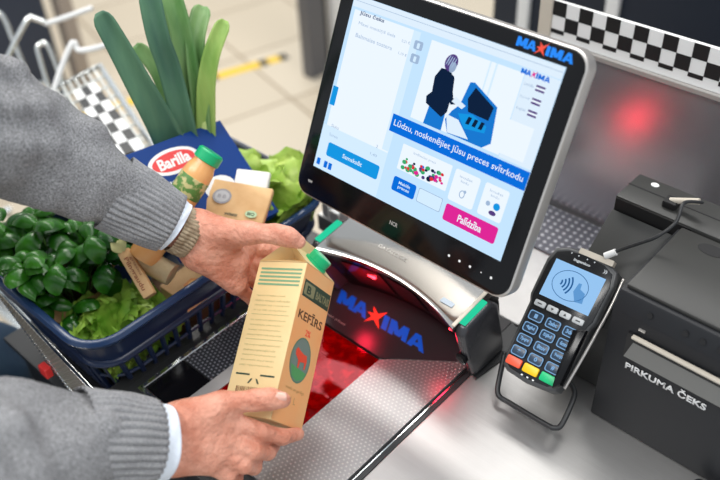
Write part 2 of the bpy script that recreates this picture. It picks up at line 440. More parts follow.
# back panel and its border of squares
bm = bmesh.new(); box(bm, (-0.607, 1.054, -0.035), (0.35, 1.075, 0.296), 0.002); obj('panel_sheet', bm, PANEL, wallp, world=True)
bm = bmesh.new(); box(bm, (-0.607, 1.0535, 0.296), (0.35, 1.060, 0.358), 0.001)
ck = obj('border', bm, WHITE, wallp, world=True)
bm = bmesh.new(); s = 0.0218
for i in range(44):
    for j in range(3):
        if (i+j) % 2: continue
        z1 = 0.3575-j*s; z0 = max(z1-s, 0.3075)
        if z0 >= z1: continue
        x0 = -0.606+i*s
        box(bm, (x0, 1.0529, z0), (x0+s, 1.0536, z1))
obj('black_squares', bm, BLACK, ck, world=True)
bm = bmesh.new(); box(bm, (-0.607, 1.046, 0.289), (0.35, 1.0535, 0.2965), 0.001); obj('border_trim', bm, RIM, wallp, world=True)
bm = bmesh.new(); box(bm, (-0.628, 1.05, -0.035), (-0.607, 1.08, 0.48), 0.002); obj('edge_post', bm, CREAM, wallp, world=True)
bm = bmesh.new(); box(bm, (-0.70, 0.935, 0.0), (-0.30, 1.0445, 0.003), 0.001); obj('vent_plate', bm, VENT, counter, world=True)
# pale steel side post behind the bag
bm = bmesh.new(); box(bm, (-0.852, 0.78, -0.4), (-0.838, 0.83, 0.03), 0.002); box(bm, (-0.832, 0.778, -0.4), (-0.812, 0.80, 0.02), 0.002); box(bm, (-0.808, 0.778, -0.4), (-0.786, 0.80, 0.03), 0.002)
obj('side_post', bm, WHITE, counter, world=True)

# ------------------------------------------------------------------ flat-bed scanner and its tower
scan = thing('barcode_scanner', 'checkout barcode scanner with steel scale plate, red glass and black lettered tower', 'scanner', (-0.61, 0.52, 0.0))
bm = bmesh.new()      # right scale plate: full outline with the diagonal top-left corner
prism(bm, [(-0.554, 0.345), (-0.4535, 0.345), (-0.4535, 0.668), (-0.468, 0.668), (-0.554, 0.592)], -0.001, 0.0035)
obj('scale_plate', bm, PLATE, scan, world=True)
bm = bmesh.new(); prism(bm, [(-0.706, 0.345), (-0.555, 0.345), (-0.555, 0.392), (-0.685, 0.392), (-0.685, 0.592), (-0.706, 0.592)], -0.001, 0.0035)
obj('scale_plate', bm, STEEL, scan, world=True)
bm = bmesh.new(); box(bm, (-0.766, 0.412, -0.001), (-0.7065, 0.66, 0.0025)); obj('dimpled_panel', bm, DPLATE, scan, world=True)
bm = bmesh.new(); box(bm, (-0.766, 0.345, -0.001), (-0.7065, 0.410, 0.0025), 0.001); obj('front_window', bm, GBLACK, scan, world=True)
bm = bmesh.new(); box(bm, (-0.7735, 0.339, -0.001), (-0.7665, 0.665, 0.005), 0.001); box(bm, (-0.7735, 0.335, -0.001), (-0.706, 0.3425, 0.005), 0.001)
obj('steel_edge', bm, CHROME, scan, world=True)
# red glass window with the well below it
def redglass():
    m = bpy.data.materials.new('red_glass'); m.use_nodes = True; nt = m.node_tree; nt.nodes.clear()
    t = nt.nodes.new('ShaderNodeBsdfTransparent'); t.inputs[0].default_value = (0.62, 0.03, 0.045, 1)
    g = nt.nodes.new('ShaderNodeBsdfGlossy'); g.inputs['Roughness'].default_value = 0.05; g.inputs[0].default_value = (1, 0.3, 0.35, 1)
    f = nt.nodes.new('ShaderNodeFresnel'); f.inputs[0].default_value = 1.35
    x = nt.nodes.new('ShaderNodeMixShader'); o = nt.nodes.new('ShaderNodeOutputMaterial')
    nt.links.new(f.outputs[0], x.inputs[0]); nt.links.new(t.outputs[0], x.inputs[1]); nt.links.new(g.outputs[0], x.inputs[2]); nt.links.new(x.outputs[0], o.inputs[0]); return m
bm = bmesh.new(); box(bm, (-0.6845, 0.3925, -0.001), (-0.5545, 0.591, 0.0022)); obj('glass_window', bm, redglass(), scan, world=True)
WELL = M('scan_well', (0.30, 0.02, 0.03), 0.35, 0.3, vary=((0.70, 0.08, 0.10), 60, 0.48, 0.60), emit=(0.8, 0.0, 0.02), es=0.11)
bm = bmesh.new(); box(bm, (-0.6845, 0.3925, -0.0012), (-0.5545, 0.591, -0.0010))
for i in range(9):
    y = 0.41+i*0.02; box(bm, (-0.68+0.012*(i % 3), y, -0.0010), (-0.60+0.008*(i % 4), y+0.006, -0.0006))
obj('scan_well', bm, WELL, scan, world=True)
# flat black deck with the shop's lettering
bm = bmesh.new(); prism(bm, [(-0.766, 0.662), (-0.706, 0.662), (-0.706, 0.594), (-0.5545, 0.594), (-0.4545, 0.669), (-0.4545, 0.77), (-0.766, 0.77)], -0.001, 0.0045)
DECK = M('deck_black', (0.028, 0.025, 0.028), 0.28, 0, 0.5)
dk = obj('deck', bm, DECK, scan, world=True)
bm = bmesh.new(); m = T((-0.680, 0.636, 0.0046), Rz(0.02)); shop_logo(bm, 0, 0, 0.168, 0.025, 0, 0, 1, 0.0003, m, -0.5)
lg = obj('deck_lettering', bm, [BLUE, REDL], dk, world=True)
bm = bmesh.new(); text(bm, 'scan pleez', 0, 0, 0.04, 0.005, 0, 0, 0, 0, 0.0002, T((-0.676, 0.606, 0.0046))); obj('small_print', bm, RIM, dk, world=True)
# tower: front face leaning outwards, silver cap, two lamp ends
def arc(y_mid, y_end, x0=-0.692, x1=-0.447, n=20):
    out = []
    for i in range(n+1):
        t = i/n; out.append((x0+(x1-x0)*t, y_mid+(y_end-y_mid)*(2*t-1)**2))
    return out
top_f = arc(0.645, 0.618); bot_f = [(x*0.985-0.008, y+0.040) for x, y in arc(0.664, 0.640)]
bm = bmesh.new()
rows = [[bm.verts.new((x, y, 0.0045)) for x, y in bot_f], [bm.verts.new((x, y, 0.112)) for x, y in top_f],
        [bm.verts.new((x, 0.715, 0.112)) for x, y in top_f], [bm.verts.new((x, 0.735, 0.0045)) for x, y in bot_f]]
for j in range(4):
    for i in range(20):
        a_, b_ = rows[j], rows[(j+1) % 4]; bm.faces.new((a_[i], a_[i+1], b_[i+1], b_[i]))
for e in (0, 20): bm.faces.new([r[e] for r in rows])
bmesh.ops.recalc_face_normals(bm, faces=list(bm.faces))
tw = obj('tower', bm, GBLACK, scan, world=True, smooth=True, auto=40)
bm = bmesh.new()
rows = [[bm.verts.new((x, y-0.002, 0.111)) for x, y in top_f], [bm.verts.new((x, y-0.003, 0.117)) for x, y in top_f], [bm.verts.new((x, y+0.003, 0.121)) for x, y in top_f],
        [bm.verts.new((x, 0.722, 0.134)) for x, y in top_f], [bm.verts.new((x, 0.735, 0.112)) for x, y in top_f]]
for j in range(5):
    for i in range(20):
        a_, b_ = rows[j], rows[(j+1) % 5]; bm.faces.new((a_[i], a_[i+1], b_[i+1], b_[i]))
for e in (0, 20): bm.faces.new([r[e] for r in rows])
bmesh.ops.recalc_face_normals(bm, faces=list(bm.faces))
cap_ = obj('silver_cap', bm, SILVER, scan, world=True, smooth=True, auto=35)
bm = bmesh.new(); text(bm, 'DATALOGIC', 0, 0, 0.05, 0.006, 0, 0, 0, 0, 0.0003, T((-0.62, 0.668, 0.1262), Rx(0.16)))
obj('cap_lettering', bm, RIM, cap_, world=True)
bm = bmesh.new(); quad(bm, -0.488, 0.640, -0.468, 0.649, 0.1235); obj('cap_badge', bm, M('badge_pale_blue', (0.45, 0.52, 0.6), 0.4), cap_, world=True)
# red scan lamps glowing behind the tower face (line lamp strips)
LRED = E('scan_lamp_red', (1.0, 0.03, 0.05), 9)
def face_y(x, z):
    t = 2*(x+0.5695)/0.245; top = 0.645-0.027*t*t; bot = 0.704-0.024*t*t
    return bot+(top-bot)*(z-0.0045)/0.1075
for x, z, w_, pw in ((-0.628, 0.070, 0.007, 0.20), (-0.478, 0.066, 0.003, 0.05)):
    bm = bmesh.new(); y = face_y(x, z)
    box(bm, (x-w_, y-0.003, z-0.002), (x+w_, y+0.004, z+0.002), 0.001); lo_ = obj('scan_lamp', bm, LRED, scan, world=True)
    l = bpy.data.lights.new('scan_light', 'POINT'); l.energy = pw; l.color = (1, 0.02, 0.06); l.shadow_soft_size = 0.012
    q = bpy.data.objects.new('scan_light', l); COL.objects.link(q); q.location = (x, y-0.022, z-0.008)
bm = bmesh.new(); box(bm, (-0.598, 0.7345, 0.006), (-0.566, 0.7385, 0.024), 0.001); obj('rear_lamp', bm, E('rear_lamp_red', (1.0, 0.04, 0.06), 20), scan, world=True)
bm = bmesh.new()
a_ = [(x, face_y(x, 0.092)-0.0012, 0.092) for x, y in top_f[2:19]]; b_ = [(x, face_y(x, 0.024)-0.0012, 0.024) for x, y in top_f[2:19]]
va, vb = [bm.verts.new(p) for p in a_], [bm.verts.new(p) for p in b_]
for i in range(16):
    if i in (5, 10): continue
    bm.faces.new((vb[i], vb[i+1], va[i+1], va[i]))
obj('tower_window', bm, M('window_red_black', (0.05, 0.004, 0.010), 0.08, 0, 0.6), scan, world=True)
# end housings with green status lamps
LGR = E('status_green', (0.03, 0.75, 0.42), 0.85)
HOUS = M('housing_grey', (0.045, 0.045, 0.05), 0.25, 0.2)
for s, x0, x1 in ((-1, -0.710, -0.693), (1, -0.4490, -0.4320)):
    bm = bmesh.new()
    prof = [(0.652, 0.004), (0.634, 0.05), (0.618, 0.108), (0.626, 0.119), (0.680, 0.124), (0.698, 0.108), (0.712, 0.05), (0.722, 0.004)]
    a_ = [bm.verts.new((x0, y, z)) for y, z in prof]; b_ = [bm.verts.new((x1, y, z)) for y, z in prof]
    bm.faces.new(a_[::-1]); bm.faces.new(b_)
    for i in range(len(prof)): bm.faces.new((a_[i], a_[(i+1) % 8], b_[(i+1) % 8], b_[i]))
    bmesh.ops.recalc_face_normals(bm, faces=list(bm.faces))
    bmesh.ops.bevel(bm, geom=list(bm.edges), offset=0.0065, segments=4, profile=0.5, affect='EDGES')
    hs = obj('end_housing', bm, HOUS, scan, world=True, smooth=True, auto=50)
    bm = bmesh.new(); xm = (x0+x1)/2 - (0.002 if s > 0 else 0)
    box(bm, (xm-0.0055, 0.628, 0), (xm+0.0055, 0.676, 0.0035), 0.0015); 
    for v in bm.verts: v.co.z += 0.1175+(v.co.y-0.626)*0.116
    obj('status_lamp', bm, LGR, hs, world=True)
    if s > 0:
        bm = bmesh.new(); box(bm, (x0-0.002, 0.617, 0.120), (x0+0.0035, 0.690, 0.1225), 0.001)
        for v in bm.verts: v.co.z += (v.co.y-0.626)*0.116
        obj('cream_edge', bm, CREAM, hs, world=True)
        bm = bmesh.new(); lathe(bm, [(0.006, 0), (0.009, 0.002), (0.009, 0.006), (0.004, 0.007)], 18, T(((x0+x1)/2, 0.634, 0.055), Rx(PI/2))); obj('speaker_cap', bm, GBLACK, hs, world=True)
bm = bmesh.new(); prism(bm, [(-0.4535, 0.660), (-0.430, 0.650), (-0.424, 0.70), (-0.427, 0.757), (-0.4535, 0.772)], 0.0006, 0.004); obj('base_flange', bm, MBLACK, scan, world=True)

# ------------------------------------------------------------------ monitor
TILT = 1.1367
MR = basis((1, 0, 0), (0, math.cos(TILT), math.sin(TILT)))
mon = thing('monitor', 'large black touchscreen monitor with silver rim above the scanner tower', 'monitor', (-0.7003, 0.6327, 0.2484), MR)
# local: x right, y up the screen, z out of the glass
bm = bmesh.new(); prism(bm, rrect(-0.0245, -0.0445, 0.3275, 0.2515, 0.022, 8), -0.022, -0.0025, bev=0.003)
obj('rear_shell', bm, RIM, mon, smooth=True, auto=40)
bm = bmesh.new(); prism(bm, rrect(-0.0215, -0.0415, 0.3245, 0.2485, 0.020, 8), -0.004, -0.0005, bev=0.001); bz = obj('bezel', bm, GBLACK, mon, smooth=True, auto=30)
bm = bmesh.new(); shop_logo(bm, 0.238, 0.2335, 0.072, 0.0105, -0.0003, 0, 1, 0.0003)
obj('bezel_lettering', bm, [M('letter_bright_blue', (0.0, 0.22, 0.85), 0.35), REDL], bz)
bm = bmesh.new(); text(bm, 'NCR', 0.1425, -0.0235, 0.013, 0.0055, -0.0003, 0, 0.03); obj('maker_mark', bm, M('mark_grey', (0.35, 0.34, 0.32), 0.5), bz)
bm = bmesh.new(); text(bm, 'TFT', -0.003, -0.024, 0.008, 0.003, -0.0003, 0, 0.02); obj('small_mark', bm, WHITE, bz)
bm = bmesh.new()
for x in (0.2378, 0.2535, 0.2690, 0.2850, 0.2994): poly(bm, ell(x, -0.0235, 0.0017 if x != 0.2850 else 0.0009, 0.0017 if x != 0.2850 else 0.0009, 12), -0.0003)
obj('menu_buttons', bm, WHITE, bz)
# stand arm behind it
bm = bmesh.new(); tube(bm, [(-0.66, 0.715, 0.25), (-0.66, 0.80, 0.24), (-0.66, 0.86, 0.18), (-0.66, 0.88, 0.004)], 0.02, 14)
lathe(bm, [(0.05, 0.0005), (0.05, 0.008), (0.03, 0.012)], 28, T((-0.66, 0.88, 0)))
obj('stand_arm', bm, MBLACK, mon, world=True, smooth=True, auto=40)
# picture on the screen
g = SCREEN_GAIN
def SM(n, r, gg, b): return E('screen_'+n, lin(r, gg, b), g)
SMS = [SM('field', 196, 228, 255), SM('white', 236, 246, 255), SM('paleblue', 212, 236, 255), SM('blue', 10, 110, 220), SM('azure', 22, 150, 226), SM('pink', 222, 40, 150), SM('ink', 70, 90, 130),
       SM('dark', 16, 34, 62), SM('purple', 84, 62, 128), SM('red', 220, 50, 60), SM('green', 60, 170, 110), SM('kioskblue', 26, 120, 208), SM('sky', 222, 238, 252), SM('skin', 150, 170, 200), SM('grey', 160, 184, 214)]
FIELD, WH, PALE, BL, AZ, PK, INK, DK, PU, RD, GR, KB, SKY, SKN, GY = range(15)
bm = bmesh.new()
box(bm, (0, 0, -0.0004), (0.304, 0.2289, 0.0), mi=FIELD)
Z = [0.0001]
def Rr(x0, y0, x1, y1, mi, r=0):
    Z[0] += 0.0000015
    if r: poly(bm, rrect(x0, y0, x1, y1, r, 4), Z[0], mi)
    else: quad(bm, x0, y0, x1, y1, Z[0], mi)
def Tx(s, x, y, w, h, mi, bold=0.0, shear=0): Z[0] += 0.0000015; text(bm, s, x, y, w, h, Z[0], mi, bold, shear)
Rr(0.001, 0.215, 0.303, 0.2285, SKY); Rr(0.001, 0.2225, 0.303, 0.2231, GY)
Rr(0.006, 0.060, 0.112, 0.212, WH); Rr(0.1015, 0.062, 0.1125, 0.212, PALE)
Rr(0.001, 0.001, 0.112, 0.060, PALE)
Tx('Jūsu čeks', 0.015, 0.2065, 0.040, 0.0065, INK, 0.02)
Tx('Maxi maisiņš liels', 0.017, 0.1945, 0.06, 0.005, GY); Tx('Baltmaize tostera', 0.017, 0.180, 0.06, 0.005, GY)
Tx('0,21 €', 0.088, 0.1935, 0.013, 0.004, GY); Tx('1,19 €', 0.088, 0.1785, 0.013, 0.004, GY)
for y in (0.1915, 0.1755): Rr(0.107, y, 0.120, y+0.0105, GY, 0.002)
for y in (0.1930, 0.1770): Rr(0.1115, y, 0.1155, y+0.0065, PALE, 0.001)
Rr(0.0015, 0.087, 0.0105, 0.112, AZ, 0.001)
Tx('Skaits', 0.014, 0.060, 0.013, 0.004, GY); Tx('Summa', 0.014, 0.048, 0.015, 0.004, GY); Tx('2', 0.092, 0.060, 0.003, 0.004, GY); Tx('1,40', 0.086, 0.048, 0.011, 0.004, GY)
Rr(0.0165, 0.0215, 0.106, 0.040, AZ, 0.003); Tx('Samaksāt', 0.044, 0.028, 0.034, 0.006, PALE, 0.02)
for x in (0.004, 0.017, 0.025): Rr(x, 0.005, x+0.006, 0.014, BL, 0.001)
# the picture with the shopper at the kiosk
Rr(0.130, 0.1135, 0.2595, 0.2085, WH)
Rr(0.214, 0.165, 0.216, 0.2085, PALE); Rr(0.222, 0.160, 0.2245, 0.2085, PALE)
poly(bm, [(0.150, 0.113), (0.177, 0.113), (0.176, 0.140), (0.152, 0.140)], 0.00030, KB)
poly(bm, [(0.146, 0.137), (0.172, 0.128), (0.178, 0.136), (0.178, 0.160), (0.175, 0.176), (0.166, 0.183), (0.154, 0.182), (0.148, 0.170), (0.150, 0.152), (0.144, 0.145)], 0.00032, DK)
poly(bm, [(0.166, 0.180), (0.170, 0.155), (0.180, 0.146), (0.190, 0.150), (0.189, 0.154), (0.181, 0.154), (0.177, 0.163), (0.174, 0.178)], 0.00033, DK)
poly(bm, ell(0.165, 0.1915, 0.0085, 0.0105, 18, -0.4), 0.00034, PU); poly(bm, ell(0.1685, 0.187, 0.0045, 0.0065, 14, -0.3), 0.00035, SKN)
for k in range(4): poly(bm, ell(0.160+0.003*k, 0.1935-0.0005*k, 0.0008, 0.007, 8, -0.3), 0.00036, GY)
poly(bm, [(0.180, 0.150), (0.196, 0.146), (0.200, 0.151), (0.184, 0.157)], 0.00037, SKY)
poly(bm, [(0.192, 0.150), (0.197, 0.1785), (0.203, 0.180), (0.240, 0.163), (0.246, 0.122), (0.236, 0.1135), (0.186, 0.1135), (0.178, 0.128), (0.184, 0.140)], 0.00031, KB)
poly(bm, [(0.200, 0.160), (0.206, 0.175), (0.236, 0.161), (0.234, 0.145), (0.205, 0.146)], 0.00034, DK)
poly(bm, [(0.193, 0.140), (0.212, 0.145), (0.234, 0.138), (0.234, 0.130), (0.206, 0.126)], 0.00035, AZ)
poly(bm, [(0.178, 0.134), (0.196, 0.133), (0.216, 0.116), (0.186, 0.114)], 0.00036, SKY)
for i in range(3): poly(bm, [(0.206+i*0.009, 0.132), (0.211+i*0.009, 0.132), (0.213+i*0.009, 0.141), (0.208+i*0.009, 0.141)], 0.00037, DK)
Rr(0.1045, 0.0875, 0.3038, 0.1095, BL); Tx('Lūdzu, noskenējiet Jūsu preces svītrkodu', 0.109, 0.0935, 0.189, 0.0105, WH, 0.005)
# right column
Z[0] = 0.0002
Rr(0.2605, 0.112, 0.3035, 0.214, SKY)
shop_logo(bm, 0.2545, 0.2075, 0.037, 0.0058, 0.00036, BL, PK)
for y, c in ((0.195, PU), (0.1805, PU), (0.167, PU)): Rr(0.2775, y, 0.289, y+0.0022, c); Rr(0.2775, y+0.0044, 0.289, y+0.0066, c); Rr(0.2775, y+0.0022, 0.289, y+0.0044, WH)
for y, s in ((0.197, 'Latviešu'), (0.1825, 'Русский'), (0.169, 'English')): Tx(s, 0.2625, y, 0.012, 0.0035, GY)
Rr(0.258, 0.1165, 0.2915, 0.156, WH)
# card pictures, fruit bowl picture
Rr(0.131, 0.0475, 0.207, 0.080, WH, 0.001); Tx('Izvēlieties preci', 0.149, 0.072, 0.034, 0.004, GY)
rs = random.Random(3)
for i in range(46):
    x = 0.138+rs.random()*0.062; y = 0.051+rs.random()*0.014; r = 0.0018+rs.random()*0.0022
    c = rs.choice((GR, GR, RD, PK, PU, BL, DK)) if x > 0.15 else rs.choice((GR, GR, RD))
    poly(bm, ell(x, y, r, r*0.8, 8), 0.0004+i*0.000002, c)
Rr(0.131, 0.0195, 0.167, 0.038, BL, 0.003); Tx('Meklēt', 0.140, 0.030, 0.018, 0.004, PALE, 0.02); Tx('preces', 0.140, 0.0235, 0.018, 0.004, PALE, 0.02)
Rr(0.171, 0.020, 0.2075, 0.038, GY, 0.002); Rr(0.1718, 0.0208, 0.2067, 0.0372, PALE, 0.002)
for x0, x1 in ((0.2125, 0.2485), (0.2555, 0.2885)):
    Rr(x0, 0.0405, x1, 0.0795, WH, 0.003)
    Tx('Ievadiet', x0+0.008, 0.071, 0.018, 0.003, GY); Tx('kodu', x0+0.011, 0.066, 0.011, 0.003, GY)
poly(bm, ell(0.230, 0.053, 0.004, 0.005, 14), 0.00043, GY); poly(bm, ell(0.230, 0.053, 0.0028, 0.0038, 14), 0.00044, WH); poly(bm, ell(0.233, 0.057, 0.002, 0.002, 10), 0.00045, GY)
poly(bm, ell(0.278, 0.057, 0.0045, 0.0045, 14), 0.00043, AZ); poly(bm, ell(0.275, 0.048, 0.005, 0.0028, 14), 0.00043, PU); poly(bm, ell(0.266, 0.057, 0.003, 0.003, 14), 0.00043, GY)
Rr(0.2137, 0.0145, 0.289, 0.0355, PK, 0.003); Tx('Palīdzība', 0.234, 0.020, 0.034, 0.0095, WH, 0.02)
scr = obj('screen', bm, SMS, mon)

# ------------------------------------------------------------------ card terminal
pt = 0.7062
PR = basis((1, 0, 0), (0, math.cos(pt), math.sin(pt))) @ Rz(0.05)
term = thing('card_terminal', 'dark grey card payment terminal with lit blue screen and keypad', 'card terminal', (-0.3486, 0.6415, 0.0734), PR)
TB = M('terminal_grey', (0.075, 0.077, 0.08), 0.35, 0.1); TF = M('terminal_face', (0.012, 0.013, 0.015), 0.2)
bm = bmesh.new()
out = [(-0.038, 0.002), (-0.030, -0.003), (0, -0.006), (0.030, -0.003), (0.038, 0.002), (0.041, 0.02), (0.0435, 0.09), (0.0475, 0.10), (0.0480, 0.15), (0.043, 0.168), (0.028, 0.175), (0, 0.178), (-0.028, 0.175), (-0.043, 0.168), (-0.048, 0.15), (-0.0475, 0.10), (-0.0435, 0.09), (-0.041, 0.02)]
prism(bm, out, -0.034, -0.002, bev=0.005, seg=3)
obj('body', bm, TB, term, smooth=True, auto=45)
bm = bmesh.new(); prism(bm, [(p[0]*0.90, 0.086+(p[1]-0.086)*0.94) for p in out], -0.0025, -0.0010, bev=0.0008); fc = obj('face', bm, TF, term, smooth=True, auto=35)
bm = bmesh.new(); quad(bm, -0.035, 0.1035, 0.0345, 0.1545, -0.0007, 0)
z0 = -0.0005
# contactless card symbol
def ringarc(cx, cy, r, w, a0, a1, mi, n=16):
    vs = []
    for k in range(n+1):
        a = math.radians(a0+(a1-a0)*k/n); vs.append((bm.verts.new((cx+(r-w)*math.cos(a), cy+(r-w)*math.sin(a), z0)), bm.verts.new((cx+r*math.cos(a), cy+r*math.sin(a), z0))))
    for p, q in zip(vs, vs[1:]): f = bm.faces.new((p[0], p[1], q[1], q[0])); f.material_index = mi
for k in range(28):
    a = 2*PI*k/28; b_ = 2*PI*(k+1)/28
    P_ = [(math.cos(t)*ra*1.0-0.003, math.sin(t)*rb+0.129) for t, ra, rb in ((a, 0.0245, 0.0195), (b_, 0.0245, 0.0195), (b_, 0.0237, 0.0187), (a, 0.0237, 0.0187))]
    f = bm.faces.new([bm.verts.new((x, y, z0)) for x, y in P_]); f.material_index = 1
for r in (0.006, 0.0105, 0.015, 0.0195): ringarc(-0.0195, 0.129, r, 0.0021, -38, 38, 1)
poly(bm, [(0.004, 0.124), (0.006, 0.1365), (0.010, 0.137), (0.011, 0.130), (0.019, 0.127), (0.021, 0.114), (0.011, 0.1125)], z0, 2)
TS = [E('terminal_screen', lin(150, 196, 240), g), E('terminal_ink', lin(30, 90, 150), g), E('terminal_hand', lin(96, 152, 208), g)]
obj('screen', bm, TS, term, label='lit pale blue screen with contactless symbol')
bm = bmesh.new(); text(bm, 'ingenico', -0.014, 0.1595, 0.023, 0.0045, -0.0008, 0, 0.04); text(bm, '))', 0.027, 0.160, 0.005, 0.005, -0.0008, 0, 0.03)
for x in (-0.020, -0.010, 0.002, 0.012): poly(bm, ell(x, 0.1685, 0.001, 0.001, 8), -0.0008, 0)
obj('face_print', bm, M('terminal_print', (0.55, 0.58, 0.6), 0.5), fc)
for x in (-0.008, 0, 0.008):
    bm = bmesh.new(); prism(bm, ell(x, 0.0015, 0.0015, 0.0011, 10), -0.0010, -0.0004); obj('dot_light', bm, WHITE, fc)
KW = M('key_white', (0.55, 0.57, 0.58), 0.35); KD = M('key_dark', (0.02, 0.045, 0.085), 0.3)
KBl = E('key_backlight', lin(135, 180, 225), 0.9)
for i, x in enumerate((-0.0275, -0.0095, 0.0085, 0.0265)):
    bm = bmesh.new(); prism(bm, rrect(x-0.0075, 0.0885, x+0.0075, 0.0965, 0.002, 3), -0.0012, 0.0016, bev=0.0006); kk = obj('function_key', bm, KW, term, smooth=True, auto=35)
    bm = bmesh.new()
    if i == 0 or i == 3: quad(bm, x-0.003, 0.0918, x+0.003, 0.0932, 0.0018)
    else:
        s = 1 if i == 2 else -1; poly(bm, [(x-0.002, 0.0925-s*0.0012), (x+0.002, 0.0925-s*0.0012), (x, 0.0925+s*0.002)], 0.0018)
    obj('key_symbol', bm, BLACK, kk)
digits = ['1', '2abc', '3def', '4ghi', '5jkl', '6mno', '7pqrs', '8tuv', '9wxyz', '*', '0', '#']
for k, s in enumerate(digits):
    cx = (-0.0245, 0.0, 0.0245)[k % 3]; cy = 0.0755-(k//3)*0.0165
    bm = bmesh.new(); prism(bm, rrect(cx-0.0095, cy-0.006, cx+0.0095, cy+0.006, 0.003, 3), -0.0012, 0.0016, bev=0.0006); kk = obj('digit_key', bm, KD, term, smooth=True, auto=35)
    bm = bmesh.new()
    ol = rrect(cx-0.0098, cy-0.0063, cx+0.0098, cy+0.0063, 0.003, 3); il = rrect(cx-0.0086, cy-0.0051, cx+0.0086, cy+0.0051, 0.0026, 3)
    a_ = [bm.verts.new((*p, 0.0018)) for p in ol]; b_ = [bm.verts.new((*p, 0.0018)) for p in il]
    for i in range(len(ol)): j = (i+1) % len(ol); bm.faces.new((a_[i], a_[j], b_[j], b_[i]))
    text(bm, s, cx-(0.0022 if len(s) == 1 else 0.006), cy-0.0025, 0.0045 if len(s) == 1 else 0.012, 0.0055, 0.0018, 0, 0.05)
    obj('key_legend', bm, KBl, kk)
for x, c, nm, sy in ((-0.0245, (0.85, 0.10, 0.04), 'red', 'x'), (0.0, (0.95, 0.55, 0.0), 'yellow', '<'), (0.0245, (0.0, 0.50, 0.18), 'green', 'o')):
    bm = bmesh.new(); prism(bm, rrect(x-0.0105, 0.006, x+0.0105, 0.0175, 0.002, 3), -0.0012, 0.0022, bev=0.0008)
    obj('command_key', bm, M('key_'+nm, c, 0.35), term, smooth=True, auto=35, label=nm+' command key')
# privacy shield on the right and side rail
bm = bmesh.new(); prism(bm, [(0.0285, 0.080), (0.0445, 0.086), (0.0445, 0.012), (0.037, 0.004), (0.034, 0.02)], -0.0012, 0.012, bev=0.002); obj('privacy_shield', bm, GBLACK, term, smooth=True, auto=35)
bm = bmesh.new(); tube(bm, smoothpath([(0.050, 0.165, -0.014), (0.0515, 0.12, -0.012), (0.048, 0.06, -0.013), (0.044, 0.01, -0.014)]), 0.0022, 8); obj('side_rail', bm, RIM, term, smooth=True)
bm = bmesh.new(); prism(bm, rrect(-0.0125, 0.172, 0.034, 0.1795, 0.001, 2), -0.012, -0.001); obj('connector', bm, CREAM, term)
# wire loop stand under the terminal
bm = bmesh.new()
lp = [at(505, 352, 1.165), at(499, 380, 1.160), at(497.5, 391, 1.158), at(500, 397, 1.156), at(508, 402, 1.153), at(545, 424, 1.122), at(555, 428, 1.116), at(562, 424, 1.118), at(573, 400, 1.128), at(574, 390, 1.135), at(568, 380, 1.14)]
tube(bm, smoothpath(lp, 5), 0.0036, 10)
obj('loop_stand', bm, MBLACK, term, smooth=True, world=True)
bm = bmesh.new(); tube(bm, [(-0.372, 0.735, 0.125), (-0.408, 0.768, 0.004)], 0.011, 14); lathe(bm, [(0.026, 0.0005), (0.026, 0.006), (0.016, 0.01)], 24, T((-0.408, 0.768, 0)))
obj('stand_post', bm, MBLACK, term, world=True, smooth=True, auto=40)

# ------------------------------------------------------------------ receipt printer
pr = thing('receipt_printer', 'black receipt printer beside the card terminal with lettered paper slot', 'printer', (-0.20, 0.80, 0.0))
bm = bmesh.new()      # main body: side outline in y / z swept along x
def sweep_x(bm, prof, x0, x1, bev=0.0):
    a_ = [bm.verts.new((x0, y, z)) for y, z in prof]; b_ = [bm.verts.new((x1, y, z)) for y, z in prof]; n = len(prof)
    fs = [bm.faces.new(a_[::-1]), bm.faces.new(b_)]+[bm.faces.new((a_[i], a_[(i+1) % n], b_[(i+1) % n], b_[i])) for i in range(n)]
    bmesh.ops.recalc_face_normals(bm, faces=fs)
    if bev: bmesh.ops.bevel(bm, geom=list(set(e for f in fs for e in f.edges)), offset=bev, segments=2, profile=0.5, affect='EDGES')
sweep_x(bm, [(0.703, 0.001), (0.706, 0.190), (0.716, 0.214), (0.86, 0.214), (0.86, 0.001)], -0.2845, -0.085, 0.0025)
obj('body', bm, PBLACK, pr, world=True, smooth=True, auto=30)
bm = bmesh.new(); box(bm, (-0.2800, 0.722, 0.2135), (-0.088, 0.858, 0.2195), 0.0025); obj('top_cover', bm, PTOP, pr, world=True, smooth=True, auto=30)
bm = bmesh.new(); prism(bm, ell(-0.232, 0.838, 0.017, 0.010, 20), 0.2193, 0.2199); obj('finger_grip', bm, BLACK, pr, world=True)
bm = bmesh.new(); sweep_x(bm, [(0.745, 0.001), (0.745, 0.112), (0.858, 0.202), (0.872, 0.001)], -0.374, -0.2852, 0.002); obj('side_wedge', bm, PTOP, pr, world=True, smooth=True, auto=30)
bm = bmesh.new(); box(bm, (-0.374, 0.861, 0.001), (-0.085, 0.925, 0.222), 0.003); rl = obj('rear_ledge', bm, PTOP, pr, world=True, smooth=True, auto=30)
bm = bmesh.new(); box(bm, (-0.372, 0.8600, 0.199), (-0.268, 0.8612, 0.219)); obj('socket_recess', bm, BLACK, pr, world=True)
bm = bmesh.new(); box(bm, (-0.374, 0.894, 0.2219), (-0.085, 0.8958, 0.2224)); obj('ledge_seam', bm, BLACK, rl, world=True)
bm = bmesh.new(); prism(bm, ell(-0.345, 0.912, 0.0055, 0.0045, 16), 0.2218, 0.2230); obj('screw', bm, WHITE, rl, world=True)
bm = bmesh.new(); box(bm, (-0.318, 0.876, 0.2215), (-0.300, 0.894, 0.232), 0.002); obj('cable_socket', bm, BLACK, rl, world=True)
